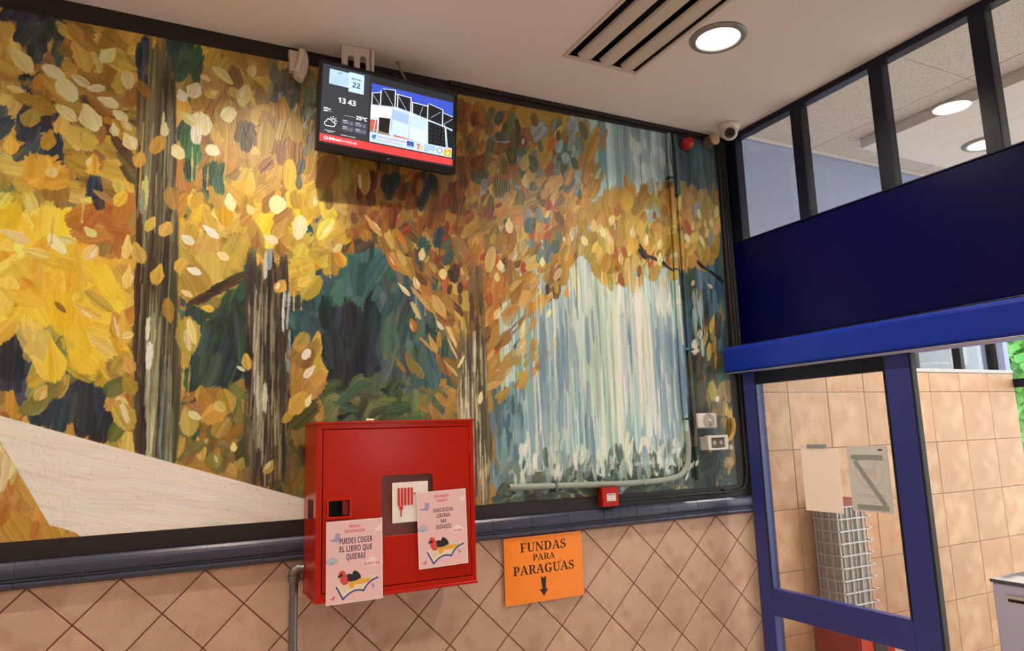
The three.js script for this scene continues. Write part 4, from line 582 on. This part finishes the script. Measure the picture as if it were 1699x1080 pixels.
{
  const o = thing('thermostat', 'grey dial thermostat box above the white socket', 'thermostat', [3.0, 1.572, .003]);
  part('case', bx(0, .132, 0, .082, 0, .044, .01), M.plastic, o);
  const [dc, dg] = canvas(256, 256); dg.fillStyle = '#a8a49a'; dg.fillRect(0, 0, 256, 256); dg.strokeStyle = '#4a4844'; dg.lineWidth = 4; for (let i = 0; i < 21; i++) { const a = 2.3 + i * .24; dg.beginPath(); dg.moveTo(128 + Math.cos(a) * 88, 128 + Math.sin(a) * 88); dg.lineTo(128 + Math.cos(a) * (i % 5 ? 102 : 112), 128 + Math.sin(a) * (i % 5 ? 102 : 112)); dg.stroke(); } dg.fillStyle = '#9a3c30'; dg.fillRect(24, 116, 40, 10); dg.fillStyle = '#3c5a9a'; dg.fillRect(196, 112, 34, 18);
  const d = new THREE.CylinderGeometry(.037, .038, .006, 40); d.rotateX(Math.PI / 2); d.translate(.07, .041, .046); const dm = mat('#ffffff', .4, { map: tex(dc) }); part('dial', d, dm, o);
  const k = new THREE.CylinderGeometry(.007, .009, .010, 18); k.rotateX(Math.PI / 2); k.translate(.07, .041, .053); part('knob', k, M.plastic, o); part('base_plate', bx(-.004, .05, .004, .078, -.001, .02, .003), M.plasticGrey, o);
}
{
  const o = thing('wall_socket', 'white double switch box below the dial thermostat', 'socket', [3.012, 1.452, .003]);
  part('box', bx(0, .07, .002, .074, 0, .036, .004), M.plasticGrey, o);
  const s = rectPath(.045, .19, 0, .08, .006); s.holes.push(rectPath(.069, .166, .012, .066, .003)); part('cover', extrude(s, .044, .003), M.plastic, o);
  for (const x of [.071, .119]) { const r = part('rocker', bx(x, x + .046, .014, .064, .01, .036, .003), M.brownGrey, o); const c = new THREE.CylinderGeometry(.012, .012, .003, 18); c.rotateX(Math.PI / 2); c.translate(x + .023, .04, .037); part('socket_disc', c, M.dial, r); }
}
solo('cable_tube', tube([[3.20, 1.50, .016], [3.235, 1.505, .018], [3.262, 1.535, .018], [3.276, 1.58, .018], [3.274, 1.625, .014]], .012, 30, 10), mat('#b08a44', .5), 'short ochre painted tube bending up beside the white socket', 'tube');
{ // manual call point
  const o = thing('call_point', 'small red fire alarm call point on the dark band', 'fire alarm', [2.352, 1.208, .003]);
  part('back_box', bx(.0, .09, 0, .088, 0, .038, .005), M.redDark, o); part('cover', bx(-.003, .093, -.003, .091, .034, .052, .005), M.red, o);
  const [cc, cg] = canvas(128, 96); cg.fillStyle = '#e8e4de'; cg.fillRect(0, 0, 128, 96); cg.fillStyle = '#3a3a3a'; cg.fillRect(10, 10, 108, 8); cg.fillRect(18, 26, 92, 4); cg.fillRect(10, 80, 108, 5); cg.fillStyle = '#8a8a8a'; cg.fillRect(20, 44, 88, 4); cg.fillRect(20, 56, 70, 4);
  const p = bx(.022, .074, .024, .060, .0515, .0535); part('break_plate', p, mat('#ffffff', .4, { map: tex(cc) }), o); part('key_hole', bx(.044, .050, .009, .014, .0515, .0528), M.black, o);
}

// ---------- fire hose cabinet ----------
{
  const x0 = .923, x1 = 1.573, y0 = .985, y1 = 1.635, zf = .270, o = thing('fire_cabinet', 'red metal fire hose cabinet on the wall with two taped posters', 'fire cabinet');
  const fr = rectPath(x0, x1, y0, y1); fr.holes.push(rectPath(x0 + .022, x1 - .020, y0 + .024, y1 - .022));
  part('body', [bx(x0 + .001, x0 + .003, y0, y1, .034, zf - .004), bx(x1 - .003, x1 - .001, y0, y1, .034, zf - .004), bx(x0, x1, y1 - .003, y1 - .001, .034, zf - .004), bx(x0, x1, y0 + .001, y0 + .003, .034, zf - .004), bx(x0 + .003, x1 - .003, y0 + .003, y1 - .003, .034, .038)], M.red, o);
  part('front_frame', extrude(fr, .012, .0025, zf - .012, 2), M.red, o);
  part('top_lip', bx(x0 - .003, x1 + .003, y1 - .002, y1 + .007, .036, zf + .004, .002), M.red, o); part('bottom_lip', bx(x0 - .002, x1 + .003, y0 - .007, y0 + .003, .036, zf + .006, .002), M.red, o);
  const ds = rectPath(x0 + .025, x1 - .023, y0 + .027, y1 - .025); ds.holes.push(rectPath(1.174, 1.388, 1.196, 1.426, .018)); ds.holes.push(rectPath(.966, 1.050, 1.282, 1.346, .003));
  const d = part('door', extrude(ds, .010, .002, zf - .009, 2), M.red, o);
  const hs = rectPath(.960, 1.056, 1.276, 1.352, .004); hs.holes.push(rectPath(.969, 1.047, 1.285, 1.343, .003)); part('handle_frame', extrude(hs, .010, .003, zf, 2), M.red, d);
  part('handle_recess', [bx(.966, 1.05, 1.282, 1.346, zf - .05, zf - .046), bx(.966, .969, 1.282, 1.346, zf - .046, zf - .004), bx(1.047, 1.05, 1.282, 1.346, zf - .046, zf - .004), bx(.966, 1.05, 1.282, 1.285, zf - .046, zf - .004)], M.black, d); part('latch_plate', bx(1.024, 1.047, 1.287, 1.342, zf - .02, zf - .003, .002), M.redDark, d);
  part('window_pane', bx(1.174, 1.388, 1.196, 1.426, zf - .008, zf - .006), M.glass, d);
  const reel = new THREE.LatheGeometry([[.02, .03], [.05, .034], [.19, .034], [.2, .026], [.2, .012], [.19, .018], [.05, .016], [.02, .01]].map(([r, h]) => new THREE.Vector2(r, h)), 48); reel.rotateX(Math.PI / 2); reel.translate(1.30, 1.30, .205); part('hose_reel', reel, M.reel, o);
  for (let i = 0; i < 4; i++) { const t = new THREE.TorusGeometry(.09 + i * .03, .014, 10, 40); t.translate(1.30, 1.30, .225); part('hose', t, mat('#8a2c2c', .45), o); }
  for (let i = 0; i < 3; i++) part('vent_slot', bx(x0 - .0012, x0 + .0005, 1.272, 1.346, .125 + i * .034, .141 + i * .034), M.black, o);
  for (const y of [1.1, 1.5]) part('hinge', rod(x1 - .021, y, y + .05, zf + .001, .0035), M.red, o);
  part('wall_mount', bx(x0 + .05, x1 - .05, y0 + .05, y1 - .05, .0018, .036), M.redDark, o);
}
{ // hose symbol plate on the little window
  const o = thing('hose_sign', 'white square plate with raised red fire hose symbol on the cabinet window', 'sign', [1.217, 1.242, .2702]);
  part('plate', bx(0, .149, 0, .155, 0, .003, .001), M.sheet.clone(), o).material.color.set('#ece6e0');
  const rd = mat('#d0281c', .35); for (let i = 0; i < 5; i++) part('symbol_bar', bx(.022 + i * .0135, .031 + i * .0135, i ? .066 + (i === 1 ? -.002 : 0) : .064, .134, .003, .0055, .002), rd, o);
  part('symbol_nozzle', extrude(shapeOf([[.030, .064], [.029, .058], [.027, .056], [.027, .052], [.033, .050], [.034, .022], [.038, .022], [.039, .050], [.045, .052], [.045, .056], [.043, .058], [.042, .064]]), .0025, .0005, .003), rd, o); part('symbol_bar', bx(.085, .098, .108, .112, .003, .005), rd, o);
}
function posterCanvas(top, lines, tag) {
  const W = 596, H = 842, [c, g] = canvas(W, H); g.fillStyle = '#f3e9e6'; g.fillRect(0, 0, W, H); g.fillStyle = '#ecc4c4'; g.fillRect(8, 8, W - 16, H - 16);
  const cond = (s, x, y, size, w, col, font = 'sans-serif') => { g.save(); g.font = 'bold ' + size + 'px ' + font; const m = g.measureText(s).width; g.translate(x, y); g.scale(w / m, 1); g.fillStyle = col; g.textAlign = 'center'; g.fillText(s, 0, 0); g.restore(); };
  const cloud = (x, y, s, col, col2) => { g.fillStyle = col2; g.beginPath(); g.ellipse(x, y + 14 * s, 62 * s, 18 * s, 0, 0, 7); g.fill(); g.fillStyle = col; for (const [a, b, r] of [[-36, 4, 24], [0, -14, 32], [34, 0, 26]]) { g.beginPath(); g.arc(x + a * s, y + b * s, r * s, 0, 7); g.fill(); } };
  const bk = (x, y, s, rot, col) => { g.save(); g.translate(x, y); g.rotate(rot); g.scale(s, s); g.fillStyle = col; g.fillRect(-34, -40, 60, 76); g.beginPath(); g.moveTo(-34, 36); g.quadraticCurveTo(-80, 30, -86, 62); g.lineTo(10, 60); g.lineTo(26, 36); g.fill(); g.restore(); };
  cloud(60, 405, 1, '#b9bccb', '#8fa3b8'); cloud(570, 115, .9, '#f4dcda', '#eed0d0'); cloud(480, 455, 1.15, '#f6e2e0', '#f0d4d4'); bk(120, 160, .9, .2, '#a99cc4'); bk(490, 690, .42, -.7, '#a89cc6'); bk(80, 775, .42, .5, '#d8708a');
  cond(top[0], 298, 78, 44, top[0].length * 20, '#d84a68'); cond(top[1], 298, 128, 44, top[1].length * 20, '#d84a68');
  lines.forEach((s, i) => cond(s, 310, 240 + i * (lines.length > 3 ? 62 : 82), lines.length > 3 ? 62 : 84, s.length * (lines.length > 3 ? 24 : 29.5), '#34304e'));
  cond(tag, 480, 478, 40, tag.length * 27, '#c83a5c');
  // open book with a bird on it
  g.lineJoin = 'round'; g.fillStyle = '#f0dcc4'; g.strokeStyle = '#3a4a8c'; g.lineWidth = 17;
  g.beginPath(); g.moveTo(105, 665); g.quadraticCurveTo(200, 590, 300, 645); g.quadraticCurveTo(400, 560, 545, 610); g.lineTo(545, 622); g.quadraticCurveTo(440, 640, 390, 735); g.quadraticCurveTo(290, 690, 175, 795); g.closePath(); g.fill();
  g.beginPath(); g.moveTo(105, 668); g.lineTo(175, 800); g.quadraticCurveTo(285, 690, 390, 738); g.quadraticCurveTo(440, 640, 548, 618); g.stroke();
  g.strokeStyle = '#b09a84'; g.lineWidth = 4; for (let i = 0; i < 4; i++) { g.beginPath(); g.moveTo(140 + i * 12, 672 + i * 22); g.quadraticCurveTo(190, 640 + i * 22, 220 + i * 8, 652 + i * 18); g.stroke(); } for (let i = 0; i < 3; i++) { g.beginPath(); g.moveTo(380 + i * 10, 605 + i * 18); g.lineTo(480 + i * 14, 600 + i * 12); g.stroke(); }
  g.fillStyle = '#eab040'; g.beginPath(); g.moveTo(230, 650); g.quadraticCurveTo(290, 560, 345, 585); g.quadraticCurveTo(360, 625, 460, 612); g.quadraticCurveTo(475, 640, 430, 660); g.quadraticCurveTo(350, 670, 300, 660); g.quadraticCurveTo(280, 720, 240, 690); g.closePath(); g.fill();
  g.fillStyle = '#d8504a'; g.beginPath(); g.ellipse(190, 600, 46, 60, -.3, 0, 7); g.fill(); g.beginPath(); g.arc(165, 545, 36, 0, 7); g.fill(); g.fillStyle = '#2c2c30'; g.beginPath(); g.moveTo(165, 535); g.lineTo(116, 565); g.lineTo(128, 580); g.lineTo(172, 568); g.fill();
  g.beginPath(); g.moveTo(215, 555); g.quadraticCurveTo(245, 540, 270, 560); g.quadraticCurveTo(280, 515, 310, 525); g.quadraticCurveTo(360, 555, 365, 600); g.quadraticCurveTo(300, 640, 225, 625); g.closePath(); g.fill();
  return c;
}
function poster(name, label, x, y, z, w, h, rz, map, o = {}) {
  if (name === 'poster') o.group = 'pink book posters on the red cabinet'; const m = solo(name, bx(-w / 2, w / 2, -h / 2, h / 2, 0, .0012), mat('#ffffff', .25, { map }), label, 'poster', o.group); m.position.set(x, y, z); m.rotation.z = rz; return m;
}
poster('poster', 'pink poster reading PUEDES COGER EL LIBRO QUE QUIERAS, lower left on red cabinet', 1.068, 1.119, .2785, .215, .299, .003, tex(posterCanvas(['REGALA', 'IMAGINACIÓN'], ['PUEDES COGER', 'EL LIBRO QUE', 'QUIERAS'], 'GRATIS')));
poster('poster', 'pink poster reading NAHI DUZUN LIBURUA HAR DEZAKEZU, right side of red cabinet', 1.4245, 1.208, .2785, .211, .296, .02, tex(posterCanvas(['IRUDIMENA', 'OPARITU'], ['NAHI DUZUN', 'LIBURUA', 'HAR', 'DEZAKEZU'], 'DOAN')));
{ const s = solo('paper_scrap', extrude(shapeOf([[0, 0], [.028, -.002], [.036, .012], [.006, .016]]), .004, .0006), mat('#e2d6b0', .8), 'small folded yellowish paper scrap lying on top of the red cabinet', 'paper'); s.rotation.x = -1.2; s.position.set(1.118, 1.6425, .255); }
{
  const W = 840, H = 594, [c, g] = canvas(W, H); g.fillStyle = '#ff9028'; g.fillRect(0, 0, W, H);
  const t = (s, y, size, w) => { g.save(); g.font = 'bold ' + size + 'px serif'; const m = g.measureText(s).width; g.translate(415, y); g.scale(w / m, 1); g.textAlign = 'center'; g.fillStyle = '#241206'; g.fillText(s, 0, 0); g.restore(); };
  t('FUNDAS', 138, 112, 500); t('PARA', 222, 78, 240); t('PARAGUAS', 340, 112, 660);
  g.strokeStyle = '#c03a10'; g.lineWidth = 9; g.beginPath(); g.moveTo(583, 262); g.lineTo(612, 240); g.stroke();
  g.fillStyle = '#2a1606'; g.beginPath(); g.moveTo(372, 372); g.lineTo(400, 386); g.lineTo(432, 372); g.lineTo(424, 486); g.lineTo(448, 486); g.lineTo(402, 552); g.lineTo(358, 486); g.lineTo(386, 486); g.closePath(); g.fill();
  poster('paper_sign', 'bright orange sheet reading FUNDAS PARA PARAGUAS with a black arrow', 2.033, .9505, .0125, .42, .297, .002, tex(c)).userData.category = 'sign';
}
{ // galvanised pipe out of the cabinet's side
  const o = thing('water_pipe', 'grey steel pipe bending down from the left side of the red cabinet', 'pipe');
  part('tube', [tube([[.885, .0, .05], [.885, .5, .05], [.885, 1.03, .05], [.886, 1.052, .05], [.896, 1.070, .05], [.922, 1.0735, .05]], .0165, 60, 14)], M.steel, o);
  const e = new THREE.TorusGeometry(.02, .0215, 14, 14, Math.PI / 2); e.rotateZ(Math.PI / 2); e.translate(.905, 1.054, .05); part('elbow', e, M.steel, o);
  part('collar', rod(.885, 1.028, 1.052, .05, .0235), M.steel, o); part('clamp', bx(.86, .91, .35, .37, -.0005, .07, .004), M.steel, o);
}

// ---------- on and behind the sliding door ----------
{
  const W = 400, H = 560, [c, g] = canvas(W, H); g.fillStyle = '#f7ecdf'; g.fillRect(0, 0, W, H); g.globalAlpha = .014; g.fillStyle = '#6a5a50'; for (let i = 0; i < 13; i++) g.fillRect(60 + (i % 3) * 12, 70 + i * 34, 250 - (i % 4) * 40, 8);
  const m = solo('paper_sheet', bx(-.001, .001, -.1505, .1505, -.1075, .1075), phys('#ffffff', .9, { map: tex(c), transmission: .35, thickness: 0 }), 'blank cream sheet of paper taped to the door glass', 'paper'); m.position.set(3.2665, 1.306, .583); m.rotation.x = .0;
  const n = thing('tape_strip', 'grey green tape strip above the cream sheet on the door glass', 'tape', [3.2668, 1.462, .575]); part('strip', bx(-.0006, .0006, -.012, .014, -.062, .055), M.tape, n);
}
{ // back of a notice, its print showing through mirrored
  const W = 420, H = 600, [c, g] = canvas(W, H); g.fillStyle = '#cdd0cc'; g.fillRect(0, 0, W, H);
  g.strokeStyle = '#c8c6be'; g.lineWidth = 26; g.beginPath(); g.arc(210, 240, 140, 0, 7); g.stroke(); g.fillStyle = '#c6c4bc'; g.fillRect(120, 210, 170, 60); g.fillRect(250, 150, 40, 90); g.fillRect(130, 260, 24, 60); g.fillRect(250, 260, 24, 60);
  g.fillStyle = '#c6c4bc'; g.fillRect(20, 420, 380, 2); g.save(); g.translate(W, 0); g.scale(-1, 1); g.font = 'bold 52px sans-serif'; g.fillStyle = '#bcbab2'; g.textAlign = 'center'; g.fillText('PROHIBIDO', 210, 478); g.font = 'bold 26px sans-serif'; g.fillText('EL PASO', 210, 520); g.restore();
  g.fillStyle = '#4a4a46'; g.fillRect(322, 30, 46, 18); g.fillStyle = '#77756c'; g.fillRect(330, 34, 4, 10); g.fillRect(344, 34, 4, 10); g.fillRect(356, 34, 4, 10);
  const o = thing('notice', 'grey back of a taped notice with mirrored print on the door glass', 'notice', [3.2662, 1.322, .845]);
  const pm = mat('#ffffff', .6, { map: tex(c) }), sh = new THREE.PlaneGeometry(.208, .294); sh.rotateY(-Math.PI / 2); const q = part('sheet', sh, pm, o); q.position.x = .0002;
  part('tape', bx(-.0012, 0, .085, .106, -.085, .075), M.tape, o); part('tape', bx(-.0012, 0, -.138, -.116, -.075, .082), M.tape, o);
  const t = part('tape', bx(-.0016, -.0004, -.010, .010, -.118, .118), M.tape, o); t.rotation.x = .96; t.position.y = -.018;
}
{ // red cabinet with a wire rack standing on it
  const o = thing('metal_cabinet', 'low dark red metal cabinet below the wire rack behind the door', 'cabinet', [3.768, 0, .012]);
  part('body', bx(0, .276, .0, .50, 0, .285, .004), M.redDark, o); const d = part('door', bx(.006, .270, .03, .494, .2855, .296, .004), M.red, o);
  part('handle', bx(.1, .2, .345, .435, .2965, .305, .003), M.black, d); part('label_plate', bx(.02, .09, .315, .365, .2965, .299, .001), M.sheet, d); part('lock', bx(.11, .165, .447, .471, .2965, .302, .002), M.plasticGrey, d);
}
{
  const o = thing('wire_rack', 'tall grey wire leaflet rack with a red cap behind the door glass', 'rack', [3.826, .501, .03]), w = .235, dp = .165, h = .605;
  for (const x of [0, .078, .157, w]) part('upright', bx(x - .004, x + .004, 0, h, dp - .008, dp, .002), M.wire, o); for (const z of [.004, .055, .11]) part('upright', bx(-.004, .004, 0, h, z - .004, z + .004, .002), M.wire, o);
  const n = 9; for (let i = 0; i <= n; i++) { const y = i * (h - .004) / n; part('shelf_wire', bx(-.006, w + .006, y, y + .007, dp - .004, dp + .012, .002), M.wire, o); part('shelf_wire', bx(-.012, .002, y, y + .007, 0, dp, .002), M.wire, o); part('hook', bx(w - .002, w + .018, y + .006, y + .014, dp, dp + .02, .002), M.plastic, o); }
  for (let k = 0; k < 5; k++) part('divider', bx(.03 + k * .045, .034 + k * .045, 0, h, dp - .012, dp - .006), M.wire, o); for (let k = 0; k < 4; k++) part('divider', bx(.002, .006, 0, h, .025 + k * .035, .029 + k * .035), M.wire, o);
  part('core', bx(.01, w - .01, 0, h, .006, dp - .014), M.wireBack, o); part('cap', bx(-.012, w + .012, h + .002, h + .036, -.004, dp + .012, .004), M.redDark, o);
}
{
  const o = thing('litter_bin', 'grey metal litter bin with a slotted front and dark rim', 'bin', [4.66, 0, .5]);
  part('body', bx(0, .36, 0, .655, 0, .4, .012), M.bin, o); part('rim', bx(-.006, .366, .655, .676, -.006, .406, .006), mat('#5c6068', .4), o); part('flap', bx(-.010, .002, .56, .60, .07, .21, .004), M.plastic, o); part('slot', bx(-.0115, -.009, .566, .582, .085, .195), M.dark, o);
  part('lid_knob', bx(.12, .24, .676, .70, .15, .26, .008), M.dark, o);
}
// office behind the strip window
solo('notice_board', bx(6.075, 6.099, 2.0, 2.25, -.42, -.25, .004), M.plastic, 'white board on the side wall of the office behind the strip window', 'board');
solo('column', bx(6.02, 6.098, 0, 3.199, -.245, -.205, .004), mat('#3f5878', .6), 'narrow blue grey post inside the office behind the strip window', 'column');
{ const p = thing('shelf', 'shelf of pale and dark boards inside the office behind the strip window', 'shelf', [5.9, 1.98, -.95]); part('board', bx(0, .2, .04, .06, 0, .5, .003), M.plastic, p); part('board', bx(0, .2, .15, .165, 0, .5, .003), M.dark, p); for (const z of [.02, .44]) part('bracket', bx(.15, .199, 0, .165, z, z + .03, .003), M.dark, p); }

// ---------- outdoors ----------
struct('pavement', bx(XE + .11, 40, -.16, -.01, -20, 26), mat('#b9b6b0', .9)); struct('pavement', bx(-20, XE, -.16, -.01, ZB + .21, 26), mat('#b9b6b0', .9));
{
  const rnd = rng(55), leafG = new THREE.PlaneGeometry(.10, .06, 2, 1); { const p = leafG.attributes.position; for (let i = 0; i < p.count; i++) p.setZ(i, Math.abs(p.getX(i)) * .3); leafG.computeVertexNormals(); }
  const lm = phys('#8fbf78', .6, { side: THREE.DoubleSide }), bark = mat('#5a4838', .9), dm = new THREE.Object3D(), col = new THREE.Color();
  const spots = [[10.5, -1.2, 5.2, 'nearest leafy green tree outside the street front'], [17.0, -5.6, 6, 'leafy green tree behind the nearest one outside'], [14.5, -3.2, 6.5, 'farthest leafy green tree outside, left of the others']];
  for (const [x, z, h, label] of spots) {
    const o = thing('tree', label, 'tree', [x, -.01, z], 'leafy trees outside the street front'); part('trunk', tube([[0, 0, 0], [.06, h * .25, .02], [0, h * .55, -.03]], .12, 14, 9), bark, o);
    const im = new THREE.InstancedMesh(leafG, lm, 11000); im.name = 'foliage'; im.userData.kind = 'stuff'; im.castShadow = im.receiveShadow = true;
    for (let i = 0; i < 11000; i++) { const u = rnd() * 2 - 1, a = rnd() * 6.283, r = Math.cbrt(.25 + .75 * rnd()) * (1 + .18 * Math.sin(a * 5 + u * 7)), s = Math.sqrt(1 - u * u); dm.position.set(Math.cos(a) * s * r * 1.7, h * .56 + u * r * h * .42, Math.sin(a) * s * r * 1.7); dm.rotation.set(rnd() * 6, rnd() * 6, rnd() * 6); dm.scale.setScalar(.7 + rnd() * .9); dm.updateMatrix(); im.setMatrixAt(i, dm.matrix); im.setColorAt(i, col.setHSL(.25 + rnd() * .08, .4 + rnd() * .2, .45 + rnd() * .25)); }
    o.add(im);
  }
  const r = thing('railing', 'white metal railing along the pavement outside', 'railing', [8.6, -.01, -2]); for (const y of [.5, .95]) { const g = new THREE.CylinderGeometry(.022, .022, 8, 10); g.rotateX(Math.PI / 2); g.translate(0, y, 4); part('rail', g, M.plastic, r); } for (let i = 0; i < 21; i++) part('post', rod(0, 0, .95, i * .4, .014), M.plastic, r);
}
scene.traverse((o) => { if (o.isMesh) o.castShadow = o.receiveShadow = true; });
renderer.render(scene, camera);
